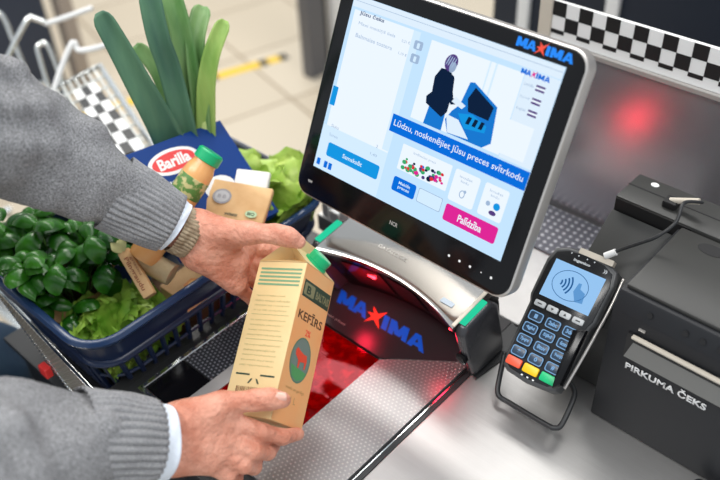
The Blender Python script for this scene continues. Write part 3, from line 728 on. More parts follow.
# slot: recessed silver chute, cream tear bar, lettering, sensor and lamp
GR1 = M('chute_grey', (0.20, 0.20, 0.19), 0.4, 0.2)
bm = bmesh.new(); box(bm, (-0.259, 0.7028, 0.130), (-0.102, 0.7055, 0.168)); 
sl = obj('paper_slot', bm, BLACK, pr, world=True)
bm = bmesh.new(); bm.faces.new([bm.verts.new(p) for p in ((-0.257, 0.7005, 0.131), (-0.104, 0.7005, 0.131), (-0.104, 0.7026, 0.157), (-0.250, 0.7026, 0.157))]); obj('chute', bm, GR1, sl, world=True)
bm = bmesh.new(); box(bm, (-0.252, 0.697, 0.1665), (-0.103, 0.703, 0.1700), 0.001); obj('tear_bar', bm, CREAM, pr, world=True)
bm = bmesh.new(); text(bm, 'PIRKUMA ČEKS', 0, 0, 0.102, 0.0135, 0, 0, 0.03, 0, 0.0004, T((-0.2535, 0.7040, 0.110), Rx(PI/2))); obj('lettering', bm, WHITE, pr, world=True)
for x in ((-0.241,), (-0.198,), (-0.178,), (-0.158,)):
    x = x[0]; bm = bmesh.new(); prism(bm, ell(0, 0, 0.0035, 0.0035, 14), 0, 0.0012, T((x, 0.7098, 0.2015), Rx(PI/2-0.35)))
    obj('indicator', bm, BLACK, pr, world=True)
bm = bmesh.new(); box(bm, (-0.248, 0.7035, 0.178), (-0.240, 0.7058, 0.1803)); obj('status_lamp', bm, RIM, pr, world=True)
# cable from the printer to the terminal
bm = bmesh.new()
cp = [Vector((-0.309, 0.885, 0.229)), Vector((-0.296, 0.888, 0.236)), Vector((-0.272, 0.885, 0.245)), at(684, 203, 1.085), at(676, 222, 1.075), at(658, 236, 1.075), at(640, 243, 1.085), at(622, 249, 1.10), at(610, 254, 1.105)]
tube(bm, smoothpath(cp, 6), 0.0022, 8)
cb = tag(obj('cable', bm, MBLACK, smooth=True, loc=(-0.30, 0.88, 0.23), world=True), 'thin black cable from printer top to card terminal', 'cable')
bm = bmesh.new(); tube(bm, [Vector((-0.311, 0.885, 0.229)), Vector((-0.276, 0.886, 0.244))], 0.0042, 10); bm.transform(T((-0.30, 0.88, 0.23)).inverted())
obj('plug', bm, CREAM, cb, smooth=True, auto=40)
bm = bmesh.new(); tube(bm, [at(616, 252, 1.102), at(605, 256, 1.107)], 0.0045, 10); bm.transform(T((-0.30, 0.88, 0.23)).inverted()); obj('plug', bm, WHITE, cb, smooth=True, auto=40)
# pale tray at the frame's corner
bm = bmesh.new(); prism(bm, rrect(-0.135, 0.640, -0.02, 0.697, 0.008), 0.0005, 0.008, bev=0.002)
ty = tag(obj('receipt_tray', bm, MBLACK, smooth=True, auto=30), 'small white-lined tray on the steel top in front of the receipt printer', 'tray')
bm = bmesh.new(); prism(bm, rrect(-0.130, 0.645, -0.025, 0.692, 0.006), 0.0081, 0.0095); obj('tray_liner', bm, WHITE, ty)

# ================================================================== THE BASKET AND THE SHOPPING
def leafmesh(bm, base, d, up, L, W, curl=0.3, ruffle=0.0, cup=0.2, nu=5, nv=8, mi=0, freq=5, phase=0.0, fan=False):
    """one leaf: base point, direction, upward normal, length, width"""
    d = Vector(d).normalized(); s = d.cross(Vector(up)).normalized(); n = s.cross(d).normalized()
    g = []
    for j in range(nv+1):
        t = j/nv; w = W*(math.sin(PI*min(1, t*0.86+0.12))**0.75)*0.5
        if fan: w = W*0.5*min(1, 0.22+t*1.25)*(1-0.45*t**5)
        ang = curl*t*t*1.5
        c = Vector(base)+d*(L*t*math.cos(ang*0.6))+n*(-L*t*math.sin(ang*0.6))
        row = []
        for i in range(-nu, nu+1):
            q = i/nu; ed = abs(q)**2*max(t, 0.3)
            off = n*(cup*w*q*q + ruffle*W*ed*math.sin(freq*PI*t+phase+q*2.0)+ruffle*W*0.5*ed*math.sin(freq*2.3*t*PI+phase*3+i))
            row.append(bm.verts.new(c+s*(w*q)+off))
        g.append(row)
    for a, b in zip(g, g[1:]):
        for i in range(2*nu):
            f = bm.faces.new((a[i], a[i+1], b[i+1], b[i])); f.material_index = mi; f.smooth = True

# ---- navy shopping basket: world corners, rim at z = .11
bx0, bx1, by0, by1, bz0, bz1 = -1.085, -0.774, 0.288, 0.728, -0.070, 0.112
bas = thing('shopping_basket', 'navy blue plastic shopping basket full of groceries beside the scanner', 'shopping basket', ((bx0+bx1)/2, (by0+by1)/2, bz0))
def ringpts(z, r=0.045, grow=0.0, n=6):
    k = (bz1-z)/(bz1-bz0)*0.042
    return [(x, y, z) for x, y in rrect(bx0+k-grow, by0+k-grow, bx1-k+grow, by1-k+grow, r, n)]
def wall(bm, za, zb, th=0.003):
    o0, o1 = ringpts(za), ringpts(zb); i0, i1 = ringpts(za, grow=-th), ringpts(zb, grow=-th); n = len(o0)
    R_ = [[bm.verts.new(p) for p in q] for q in (o0, o1, i1, i0)]
    for j in range(4):
        a, b = R_[j], R_[(j+1) % 4]
        for i in range(n): bm.faces.new((a[i], a[(i+1) % n], b[(i+1) % n], b[i]))
bm = bmesh.new(); wall(bm, 0.050, 0.112); wall(bm, -0.070, -0.030)
def lerp3(a, b, t): return tuple(a[i]+(b[i]-a[i])*t for i in range(3))
def resample(P, m):
    P = [Vector(p) for p in P]+[Vector(P[0])]; L = [0]
    for a, b in zip(P, P[1:]): L.append(L[-1]+(b-a).length)
    out = []
    for k in range(m):
        s = L[-1]*k/m; j = max(i for i in range(len(L)-1) if L[i] <= s); t = (s-L[j])/max(L[j+1]-L[j], 1e-9); out.append(P[j].lerp(P[j+1], t))
    return out
lo_, hi_ = resample(ringpts(-0.032, n=4), 58), resample(ringpts(0.052, n=4), 58)
for a, b in zip(lo_, hi_): tube(bm, [a, b], 0.0042, 6)
mid = [a.lerp(b, 0.5) for a, b in zip(lo_, hi_)]; tube(bm, mid, 0.003, 6, closed=True)
bmesh.ops.recalc_face_normals(bm, faces=list(bm.faces))
obj('basket_wall', bm, NAVY, bas, world=True, smooth=True, auto=35)
bm = bmesh.new(); prism(bm, [(p[0], p[1]) for p in ringpts(-0.070)], -0.070, -0.066); obj('basket_base', bm, NAVYD, bas, world=True)
bm = bmesh.new()
prof = [(-0.003, 0.108), (0.004, 0.103), (0.0065, 0.105), (0.0085, 0.111), (0.0055, 0.1155), (0.0, 0.116), (-0.004, 0.113)]
rings = [[bm.verts.new((x, y, z)) for x, y in rrect(bx0-g_, by0-g_, bx1+g_, by1+g_, 0.048+g_, 8)] for g_, z in prof]
n = len(rings[0])
for j in range(len(rings)):
    a, b = rings[j], rings[(j+1) % len(rings)]
    for i in range(n): bm.faces.new((a[i], a[(i+1) % n], b[(i+1) % n], b[i]))
bmesh.ops.recalc_face_normals(bm, faces=list(bm.faces))
obj('rim', bm, M('rim_navy', (0.018, 0.045, 0.12), 0.25), bas, world=True, smooth=True, auto=50)
# lower ledge ledge seen along the sides
bm = bmesh.new()
rings = [[bm.verts.new((x, y, z)) for x, y, _ in ringpts(z, grow=g_)] for g_, z in ((0.0, 0.048), (0.006, 0.050), (0.007, 0.056), (0.0, 0.060))]
for j in range(3):
    a, b = rings[j], rings[j+1]; n = len(a)
    for i in range(n): bm.faces.new((a[i], a[(i+1) % n], b[(i+1) % n], b[i]))
obj('ledge', bm, NAVY, bas, world=True, smooth=True)
# two folded handles lying along the far rims
for pts in ([(bx0+0.03, by1-0.012, 0.121), (bx0+0.12, by1-0.010, 0.122), (bx1-0.12, by1-0.010, 0.122), (bx1-0.04, by1-0.012, 0.121)],
            [(bx0+0.010, 0.56, 0.121), (bx0+0.004, 0.45, 0.123), (bx0+0.006, by0+0.04, 0.121)]):
    bm = bmesh.new(); tube(bm, smoothpath(pts, 6), 0.0055, 8); obj('handle', bm, NAVYD, bas, world=True, smooth=True)

def keep_in(bm, m=0.010):
    """the greens bend along the basket wall below its rim"""
    for v in bm.verts:
        z = v.co.z
        if z < 0.150:
            k = (bz1-min(z, bz1))/(bz1-bz0)*0.042+m; s = min(1, max(0, (0.150-z)/0.03))
            x = min(max(v.co.x, bx0+k), bx1-k); y = min(max(v.co.y, by0+k), by1-k)
            v.co.x += (x-v.co.x)*s; v.co.y += (y-v.co.y)*s
            if z < -0.062: v.co.z = -0.062

# ---- lettuces
LET1 = M('lettuce_green', (0.20, 0.44, 0.04), 0.42, 0, 0.4, bump=(110, 0.7), vary=((0.44, 0.62, 0.10), 30, 0.35, 0.7), sss=0.0)
LET2 = M('lettuce_pale', (0.30, 0.50, 0.06), 0.38, 0, 0.4, bump=(70, 0.9), vary=((0.56, 0.70, 0.16), 22, 0.35, 0.7))
def lettuce(label, c, R_, n, m, ruf, seed, up=(0, 0, 1), wide=0.9):
    rs = random.Random(seed); bm = bmesh.new(); up = Vector(up).normalized(); q = up.to_track_quat('Z', 'Y').to_matrix()
    for i in range(n):
        t = i/n; az = i*2.399+rs.uniform(-.2, .2); el = 1.35-1.25*math.sqrt(t)
        d = q@Vector((math.cos(az)*math.cos(el), math.sin(az)*math.cos(el), math.sin(el)))
        upn = q@Vector((-math.cos(az)*math.sin(el), -math.sin(az)*math.sin(el), math.cos(el)))
        L = R_*(0.75+0.35*t)*rs.uniform(.9, 1.1)
        leafmesh(bm, Vector(c)+d*0.008, d, upn, L, L*wide*rs.uniform(.9, 1.15), rs.uniform(-0.35, 0.5), ruf, -0.5, 8, 12, 0, rs.choice((7, 8, 9)), rs.uniform(0, 6), True)
    keep_in(bm)
    return tag(obj('lettuce', bm, m, smooth=True, loc=tuple(c), world=True), label, 'lettuce')
lettuce('curly green lettuce in the near corner of the navy basket', (-0.850, 0.366, 0.022), 0.076, 80, LET1, 0.26, 5, (0.12, -0.1, 1), 0.75)
lettuce('large pale green lettuce with crinkled leaves behind the raised hand', (-0.850, 0.645, 0.075), 0.108, 34, LET2, 0.13, 11, (0.1, -0.35, 1), 0.95)

# ---- potted basil
bp = thing('potted_basil', 'potted basil with glossy dark green leaves at the left of the basket', 'herb plant', (-0.965, 0.345, -0.06))
bm = bmesh.new(); lathe(bm, [(0.038, -0.06), (0.048, 0.045), (0.050, 0.045), (0.050, 0.040), (0.044, 0.040)], 28, T((-0.975, 0.375, 0))); obj('pot', bm, M('pot_brown', (0.10, 0.04, 0.02), 0.6), bp, world=True, smooth=True, auto=40)
bm = bmesh.new()
rs = random.Random(8)
for k in range(30):
    a = 2*PI*k/30
ring0 = [bm.verts.new((-0.975+0.052*math.cos(2*PI*k/40), 0.375+0.052*math.sin(2*PI*k/40), 0.02)) for k in range(40)]
ring1 = [bm.verts.new((-0.975+(0.062+0.006*math.sin(k*2.1))*math.cos(2*PI*k/40), 0.375+(0.062+0.006*math.sin(k*2.1))*math.sin(2*PI*k/40), 0.066+0.006*math.sin(k*1.3))) for k in range(40)]
for k in range(40): bm.faces.new((ring0[k], ring0[(k+1) % 40], ring1[(k+1) % 40], ring1[k]))
obj('paper_sleeve', bm, KRAFT, bp, world=True, smooth=True)
BAS = M('basil_green', (0.006, 0.065, 0.004), 0.26, 0, 0.45, bump=(130, 0.35), vary=((0.045, 0.21, 0.012), 24, 0.35, 0.7))
stem = bmesh.new(); bm = bmesh.new()
for i in range(46):
    a = rs.uniform(0, 2*PI); r = 0.105*math.sqrt(rs.random()); h = rs.uniform(0.10, 0.185)-r*0.45
    top = Vector((-0.985+r*1.05*math.cos(a), 0.385+r*1.1*math.sin(a), h+0.012)); b = Vector((-0.975+0.3*r*math.cos(a), 0.375+0.3*r*math.sin(a), 0.03))
    tube(stem, [b, b.lerp(top, 0.5)+Vector((0, 0, 0.01)), top], 0.0016, 5)
    a0 = rs.uniform(0, PI)
    for lvl in range(2):
        for k in range(2):
            az = a0+k*PI+lvl*PI/2+rs.uniform(-.3, .3); el = rs.uniform(-0.05, 0.5)+0.35*lvl
            d = Vector((math.cos(az)*math.cos(el), math.sin(az)*math.cos(el), math.sin(el)))
            L = rs.uniform(0.040, 0.056)*(0.8 if lvl else 1)
            leafmesh(bm, top-Vector((0, 0, 0.012*(1-lvl))), d, Vector((0, 0, 1)), L, L*0.72, rs.uniform(0.5, 1.3), 0.0, -0.65, 4, 8)
keep_in(bm, 0.004); keep_in(stem, 0.004)
obj('stems', stem, M('stem_green', (0.12, 0.25, 0.05), 0.5), bp, world=True)
obj('leaves', bm, BAS, bp, world=True, smooth=True)

# ---- leeks
LKD = M('leek_dark', (0.06, 0.15, 0.10), 0.45, 0, 0.4, bump=(40, 0.4, (1, 1, 0.1)), vary=((0.12, 0.26, 0.15), 12, 0.3, 0.7, (3, 3, 0.5)))
LKM = M('leek_green', (0.10, 0.25, 0.07), 0.42, 0, 0.4, bump=(40, 0.4, (1, 1, 0.1)), vary=((0.27, 0.42, 0.17), 12, 0.3, 0.7, (3, 3, 0.5)))
LKL = M('leek_light', (0.20, 0.38, 0.07), 0.42, 0, 0.4, bump=(40, 0.4, (1, 1, 0.1)), vary=((0.42, 0.58, 0.16), 12, 0.3, 0.7, (3, 3, 0.5)))
LKW = M('leek_shaft', (0.42, 0.62, 0.10), 0.4, vary=((0.66, 0.78, 0.34), 10, 0.3, 0.7, (2, 2, 0.4)))
def blade(bm, pts, w, fold=0.35, mi=0, nrm=None, tip=0.75):
    """a long folded strap leaf along pts, w = widths"""
    P = smoothpath(pts, 6); n = len(P); rows = []
    for i, p in enumerate(P):
        t = (P[min(i+1, n-1)]-P[max(i-1, 0)]).normalized(); v = (CAMDIR-CAMDIR.dot(t)*t).normalized() if nrm is None else nrm
        s = t.cross(v).normalized(); f = i/(n-1); ww = w[0]+(w[1]-w[0])*f
        if f > 0.9: ww *= 1-0.55*((f-0.9)/0.1)**2
        row = [bm.verts.new(p+s*(ww*q)-v*(abs(q)**1.3*ww*-fold)) for q in (-1, -.66, -.33, 0, .33, .66, 1)]
        row += [bm.verts.new(p+s*(ww*q)-v*(abs(q)**1.3*ww*-fold+0.0022)) for q in (1, .66, .33, 0, -.33, -.66, -1)]
        rows.append(row)
    m = len(rows[0])
    for a, b in zip(rows, rows[1:]):
        for k in range(m): f = bm.faces.new((a[k], a[(k+1) % m], b[(k+1) % m], b[k])); f.material_index = mi; f.smooth = True
    bm.faces.new(rows[0]).material_index = mi; bm.faces.new(rows[-1][::-1]).material_index = mi
CAMDIR = Vector((0.62, -0.45, 0.45)).normalized()
def leek(label, shaft, rad, blades):
    base = Vector(shaft[0]); t = thing('leek', label, 'leek', base, None)
    bm = bmesh.new(); tube(bm, smoothpath(shaft, 4), rad, 16); obj('shaft', bm, LKW, t, world=True, smooth=True)
    for pts, w, m, fo in blades:
        bm = bmesh.new(); blade(bm, pts, w, fo); bmesh.ops.recalc_face_normals(bm, faces=list(bm.faces)); obj('leaf', bm, m, t, world=True, smooth=True)
leek('leek with bright yellow-green shaft and spread leaves right behind the blue box', [(-0.985, 0.66, -0.06), at(205, 175, 1.33), at(203, 128, 1.30), at(200, 105, 1.29)], 0.019, [
    ([at(206, 150, 1.30), at(206, 110, 1.27), at(207, 80, 1.25), at(213, 50, 1.24), at(225, 20, 1.24)], (0.015, 0.011), LKL, 0.5),
    ([at(203, 150, 1.30), at(200, 100, 1.27), at(196, 60, 1.26), at(196, 35, 1.26), at(203, 6, 1.27)], (0.013, 0.014), LKM, 0.6),
    ([at(196, 150, 1.31), at(194, 105, 1.28), at(186, 60, 1.26), at(178, 20, 1.25), at(168, -12, 1.25)], (0.018, 0.015), LKM, 0.6)])
leek('leek with broad dark blue-green leaves left behind the blue box', [(-1.005, 0.615, -0.06), at(182, 175, 1.32), at(180, 132, 1.29)], 0.020, [
    ([at(190, 155, 1.30), at(184, 125, 1.27), at(170, 70, 1.24), at(158, 35, 1.22), at(148, -14, 1.21)], (0.017, 0.015), LKD, 0.6),
    ([at(178, 160, 1.30), at(162, 125, 1.26), at(140, 85, 1.23), at(118, 45, 1.21), at(99, 12, 1.20)], (0.024, 0.013), LKD, 0.5),
    ([at(186, 150, 1.305), at(178, 115, 1.29), at(158, 70, 1.28), at(135, 45, 1.28)], (0.018, 0.010), LKM, 0.3)])

# ---- blue pasta box, leaning back
P_TL, P_TR, P_R = at(123, 156, 1.215), at(220, 120, 1.30), at(245, 181, 1.262)
Xb = (P_TR-P_TL); Yb = (P_TR-P_R); wb = Xb.length; BXM = basis(Xb, Yb)
hb = 0.165; org = P_TR - BXM@Vector((wb, hb, 0))
pb = thing('pasta_box', 'dark blue pasta box with red oval badge standing in the basket', 'food box', org, BXM)
bm = bmesh.new(); box(bm, (0, 0, -0.026), (wb, hb, 0), 0.0008); obj('carton', bm, M('pasta_blue', (0.0, 0.038, 0.21), 0.5, 0, 0.25), pb)
bm = bmesh.new()
cx, cy = wb*0.50-0.021, hb-0.033
def pm(n, c, r=0.4): return M(n, c, r)
poly(bm, ell(cx, cy, 0.042, 0.0195, 40), 0.0003, 0); poly(bm, ell(cx, cy, 0.0355, 0.0145, 40), 0.0005, 1)
text(bm, 'Barilla', cx-0.027, cy-0.0085, 0.054, 0.0175, 0.0007, 0, 0.035, 0.12)
text(bm, 'PENNE RIGATE', cx-0.068, cy-0.036, 0.075, 0.0095, 0.0003, 0, 0.03)
text(bm, 'n. 73', cx-0.030, cy-0.054, 0.022, 0.007, 0.0003, 0, 0.02)
poly(bm, ell(cx+0.042, cy-0.062, 0.026, 0.018, 24), 0.0003, 0)
obj('box_print', bm, [WHITE, pm('badge_red', (0.75, 0.02, 0.02))], pb)

# ---- green-capped bottle
ax0, ax1 = at(176, 207, 1.185), at(208, 158, 1.175)
bt = thing('juice_bottle', 'small green-capped bottle of peach drink leaning on the blue box', 'bottle', ax0, basis((ax1-ax0).cross(CAMDIR), (ax1-ax0)))
Lb = (ax1-ax0).length; m90 = T((0, 0, 0), Rx(-PI/2))
def lat_y(bm, prof, mi=0, seg=28): lathe(bm, prof, seg, T((0, 0, 0), Rx(-PI/2)), mi)
bm = bmesh.new(); lat_y(bm, [(0.019, -0.085), (0.021, -0.08), (0.021, Lb*0.62), (0.0195, Lb*0.78), (0.0165, Lb*0.88), (0.016, Lb*0.95)]); obj('bottle_body', bm, M('peach_drink', lin(226, 158, 92), 0.25, vary=(lin(238, 178, 112), 20)), bt, smooth=True, auto=50)
bm = bmesh.new(); lat_y(bm, [(0.0178, Lb*0.93), (0.0186, Lb*0.94), (0.0184, Lb*1.10), (0.016, Lb*1.13)]); obj('bottle_cap', bm, GCAP, bt, smooth=True, auto=40)
bm = bmesh.new(); lat_y(bm, [(0.0212, Lb*0.26), (0.0214, Lb*0.27), (0.0214, Lb*0.60), (0.0212, Lb*0.61)]); obj('label_band', bm, M('label_band', (0.10, 0.24, 0.05), 0.45, vary=((0.55, 0.50, 0.22), 90, 0.48, 0.56)), bt, smooth=True)

# ---- packets
def packet(name, label, cat, corners, th, m, extras=None, depthv=None, bev=0.003, puff=0.0):
    """a flat pack: corners bottom-left, bottom-right, top-left as world points"""
    bl, br, tl = corners; X = br-bl; Y = tl-bl; B = basis(X, Y); w = X.length; h = (Y-B@Vector((1, 0, 0))*Y.dot(B@Vector((1, 0, 0)))).length
    t = thing(name, label, cat, bl, B)
    bm = bmesh.new(); box(bm, (0, 0, -th), (w, h, 0), bev, 3)
    if puff:
        bmesh.ops.subdivide_edges(bm, edges=list(bm.edges), cuts=5, use_grid_fill=True)
        for v in bm.verts:
            u, q = min(max(v.co.x/w, 0), 1), min(max(v.co.y/h, 0), 1); k = math.sin(PI*u)*math.sin(PI*q)
            v.co.z += (puff if v.co.z > -th/2 else -puff*0.4)*k + 0.0012*noise.noise(v.co*60)
    obj('packaging', bm, m, t, smooth=bool(puff), auto=40 if puff else None)
    if extras:
        for nm, bmx, mm in extras(w, h): obj(nm, bmx, mm, t)
    return t
def ex1(w, h):
    b = bmesh.new(); poly(b, ell(w*0.30, h*0.52, 0.0135, 0.0125, 26), 0.0052, 0); poly(b, ell(w*0.30, h*0.52, 0.0105, 0.0095, 26), 0.0054, 1); text(b, 'B B', w*0.30-0.006, h*0.52-0.003, 0.012, 0.006, 0.0056, 0, 0.02)
    c = bmesh.new(); poly(c, ell(w*0.80, h*0.20, 0.0085, 0.006, 18), 0.0045, 0); text(c, 'BIO', w*0.80-0.005, h*0.20-0.0025, 0.010, 0.005, 0.0048, 1, 0.02)
    d = bmesh.new(); text(d, 'sviests', w*0.42, h*0.08, 0.018, 0.005, 0.0045, 0, 0.02)
    return [('round_badge', b, [M('badge_grey', (0.32, 0.31, 0.33), 0.5), M('badge_light', (0.50, 0.49, 0.50), 0.5)]), ('bio_mark', c, [LGREEN, DGREEN]), ('small_print', d, DGREEN)]
packet('cheese_packet', 'beige paper packet with grey round badge behind the raised hand', 'packet', (at(196, 214, 1.215), at(262, 226, 1.19), at(214, 178, 1.245)), 0.012, KRAFT, ex1, puff=0.005)
def ex2(w, h):
    b = bmesh.new(); poly(b, ell(w*0.62, h*0.45, 0.016, 0.005, 20, 0.2), 0.0046, 0); poly(b, ell(w*0.86, h*0.35, 0.008, 0.006, 20), 0.0046, 1)
    return [('printed_picture', b, [M('print_orange', (0.75, 0.20, 0.04), 0.5), M('print_lime', (0.35, 0.6, 0.10), 0.5)])]
packet('bread_packet', 'white packet with orange and green print between blue box and lettuce', 'packet', (at(212, 205, 1.255), at(263, 211, 1.235), at(218, 166, 1.275)), 0.012, M('white_film', (0.82, 0.80, 0.75), 0.3), ex2, puff=0.005)
def ex3(w, h):
    b = bmesh.new(); poly(b, [(w*0.52, h*0.40), (w*0.80, h*0.35), (w*0.92, h*0.6), (w*0.72, h*0.85), (w*0.5, h*0.7)], 0.0005, 0); poly(b, ell(w*0.72, h*0.6, 0.009, 0.007, 16), 0.0008, 1)
    return [('printed_picture', b, [M('print_amber', (0.70, 0.22, 0.03), 0.5), M('print_gold', (0.85, 0.42, 0.08), 0.5)])]
packet('kraft_box', 'flat brown kraft box with orange picture below the raised wrist', 'food box', (atz(159, 286, 0.080), atz(184, 303, 0.080), atz(178, 258, 0.086)), 0.028, KRAFT, ex3, bev=0.0015)
# paper-wrapped stick and roll
a, b = at(122, 250, 1.20), at(149, 296, 1.18)
bm = bmesh.new(); X_ = (b-a).normalized(); B = basis(X_, CAMDIR.cross(X_)); L_ = (b-a).length
box(bm, (0, -0.009, -0.016), (L_, 0.009, 0), 0.003, 2)
st = obj('paper_wrapped_stick', bm, KRAFT, loc=tuple(a), rot=B, smooth=True, auto=35); tag(st, 'long kraft paper stick pack with printed text between basil and kraft box', 'packet')
bm = bmesh.new(); text(bm, 'Pilngraudu', 0.012, -0.006, L_*0.7, 0.008, 0.0004, 0, 0.02); text(bm, 'grissini', 0.014, 0.003, L_*0.4, 0.004, 0.0004, 0, 0.01); obj('pack_print', bm, M('print_brown', (0.35, 0.12, 0.05), 0.5), st)
bm = bmesh.new()
for k in range(9):
    d = Vector((-1, random.uniform(-.8, .8), random.uniform(-.2, .9))); leafmesh(bm, Vector((0.002, 0, 0)), d, Vector((0, 0, 1)), 0.020, 0.012, 0.5, 0.2, 0.2, 3, 5)
obj('paper_tuft', bm, M('tuft', (0.52, 0.50, 0.22), 0.6), st, smooth=True)
a, b = at(138, 256, 1.215), at(172, 275, 1.20)
bm = bmesh.new(); tube(bm, [(0, 0, 0), (0.3*(b-a).length, 0, 0), ((b-a).length, 0, 0)], [0.014, 0.0165, 0.016], 20)
r_ = obj('bread_roll', bm, M('pale_crust', lin(176, 150, 108), 0.6, bump=(50, 0.4), vary=(lin(206, 186, 146), 30)), loc=tuple(a), rot=basis(b-a, CAMDIR), smooth=True, auto=50); tag(r_, 'pale rounded bread roll end under the grey cuff in the basket', 'bread')
bm = bmesh.new(); box(bm, (-0.065, -0.045, 0), (0.065, 0.045, 0.075), 0.02, 4)
lf = obj('bread_loaf', bm, M('dark_crust', (0.11, 0.045, 0.018), 0.6, bump=(60, 0.6), vary=((0.22, 0.10, 0.04), 25)), loc=(-0.885, 0.505, -0.065), rot=Rz(0.2), smooth=True, auto=60); tag(lf, 'dark brown bread loaf lying deep in the basket between the greens', 'bread')

# ---- wire bagging rack in front of the basket shelf
WIRE = M('rack_wire', (0.48, 0.44, 0.38), 0.35, 0.6)
rk = thing('wire_rack', 'beige wire mesh rack with a red tag beside the near end of the basket', 'rack', (-0.86, 0.262, 0.0))
y_ = 0.2765
La, Lb_, Ra, Rb = Vector((-1.00, y_, 0.108)), Vector((-1.00, y_, 0.10)), Vector((-0.775, y_, 0.052)), Vector((-0.850, y_, -0.015))
bm = bmesh.new()
for i in range(9): tube(bm, [La.lerp(Lb_, i/8), Ra.lerp(Rb, i/8)], 0.0012, 5)
obj('long_wires', bm, WIRE, rk, world=True)
bm = bmesh.new()
for i in range(34):
    t = i/33; tube(bm, [La.lerp(Ra, t)+Vector((0, -0.0022, 0)), Lb_.lerp(Rb, t)+Vector((0, -0.0022, 0))], 0.0010, 5)
obj('cross_wires', bm, WIRE, rk, world=True)
bm = bmesh.new(); tube(bm, [La, Ra, Rb, Lb_], 0.0024, 8, closed=True); tube(bm, [Rb, Rb+Vector((0, 0, -0.80))], 0.006, 8); obj('frame_wire', bm, CHROME, rk, world=True, smooth=True)
bm = bmesh.new(); box(bm, (-0.905, 0.262, 0.000), (-0.886, 0.2735, 0.018), 0.002); obj('red_tag', bm, M('tag_red', (0.75, 0.03, 0.03), 0.4), rk, world=True)

# ================================================================== BACKGROUND
tg = thing('display_stand', 'dark grey display stand with black post on the tiled floor behind the monitor', 'stand', (-2.36, 2.14, -0.85))
bm = bmesh.new(); box(bm, (-2.38, 2.14, -0.85), (-2.32, 2.23, 0.9), 0.004); obj('panel', bm, M('stand_grey', (0.12, 0.12, 0.13), 0.45), tg, world=True)
bm = bmesh.new(); tube(bm, [(-2.36, 2.26, -0.85), (-2.36, 2.26, 0.9)], 0.018, 12); obj('post', bm, BLACK, tg, world=True)
bm = bmesh.new(); box(bm, (-2.345, 2.27, -0.85), (-2.30, 2.33, 0.9), 0.004); obj('edge_strip', bm, WHITE, tg, world=True)
# dark cabinets of the next checkouts, behind the back panel and the monitor
cb2 = thing('navy_cabinet', 'tall dark navy cabinet standing behind the checkout back panel', 'cabinet', (-0.3, 1.75, -0.85))
bm = bmesh.new(); box(bm, (-1.10, 1.62, -0.85), (1.0, 2.1, 1.35), 0.01); obj('cabinet_body', bm, NAVYD, cb2, world=True)  # upper part, out of view, added to darken the reflection in the steel worktop
bm = bmesh.new(); box(bm, (-0.62, 1.60, 0.30), (0.6, 1.62, 0.62), 0.004); obj('door_panel', bm, M('door_blue', (0.014, 0.045, 0.085), 0.2, vary=((0.05, 0.02, 0.04), 3)), cb2, world=True)
for x in (-1.02, -0.80): 
    bm = bmesh.new(); box(bm, (x, 1.605, -0.7), (x+0.03, 1.62, 0.7), 0.003); obj('door_rail', bm, WHITE, cb2, world=True)
# big dark bin at the upper left
bn = thing('dark_bin', 'large dark navy bin with pale rim behind the metal railings, upper left', 'bin', (-3.6, 1.55, -0.85))
bm = bmesh.new(); box(bm, (-4.4, 0.60, -0.85), (-3.02, 1.42, 0.0), 0.01); obj('bin_body', bm, M('bin_navy', (0.02, 0.03, 0.055), 0.5), bn, world=True)
bm = bmesh.new(); box(bm, (-4.42, 0.58, 0.0), (-3.00, 1.44, 0.03), 0.01); obj('bin_rim', bm, M('bin_rim', (0.5, 0.52, 0.5), 0.5), bn, world=True)
bm = bmesh.new(); box(bm, (-3.05, 1.46, -0.85), (-2.99, 1.52, 0.6), 0.004); obj('corner_post', bm, M('post_taupe', (0.33, 0.28, 0.24), 0.5), bn, world=True)
def rail(label, pts, r, bright=True):
    b0 = Vector(pts[0]); bm = bmesh.new(); tube(bm, smoothpath(pts, 4), r, 10)
    return tag(obj('metal_railing', bm, WHITE if bright else CHROME, smooth=True, loc=tuple(b0), world=True), label, 'railing')
rail('bent chrome railing tube crossing the dark bin at the far left', [at(-6, 10, 2.1), at(4, 18, 2.1), at(14, 42, 2.1), at(30, 82, 2.1), at(40, 110, 2.1)], 0.0058, False)
rail('chrome railing tube leaning against the bright tube, near the dark bin', [at(4, 66, 2.0), at(14, 44, 2.0), at(27, 20, 2.0), at(33, 18, 2.0), at(46, 23, 2.0)], 0.0058, False)
rail('bright white railing tube pointing at the dark leek leaf', [at(46, 24, 2.0), at(70, 16, 1.97), at(92, 8, 1.94)], 0.0058)
rail('narrow chrome hoop standing between bin and white tube', [at(54, 104, 1.9), at(45, 76, 1.9), at(38, 52, 1.9), at(38, 46, 1.9), at(44, 43, 1.9), at(50, 50, 1.9), at(62, 82, 1.9), at(70, 110, 1.9)], 0.005, False)
rail('pale branching railing tube ending at the leek leaf', [at(52, 96, 1.85), at(62, 66, 1.85), at(73, 42, 1.85), at(78, 50, 1.85), at(92, 49, 1.83), at(106, 45, 1.80)], 0.0058)
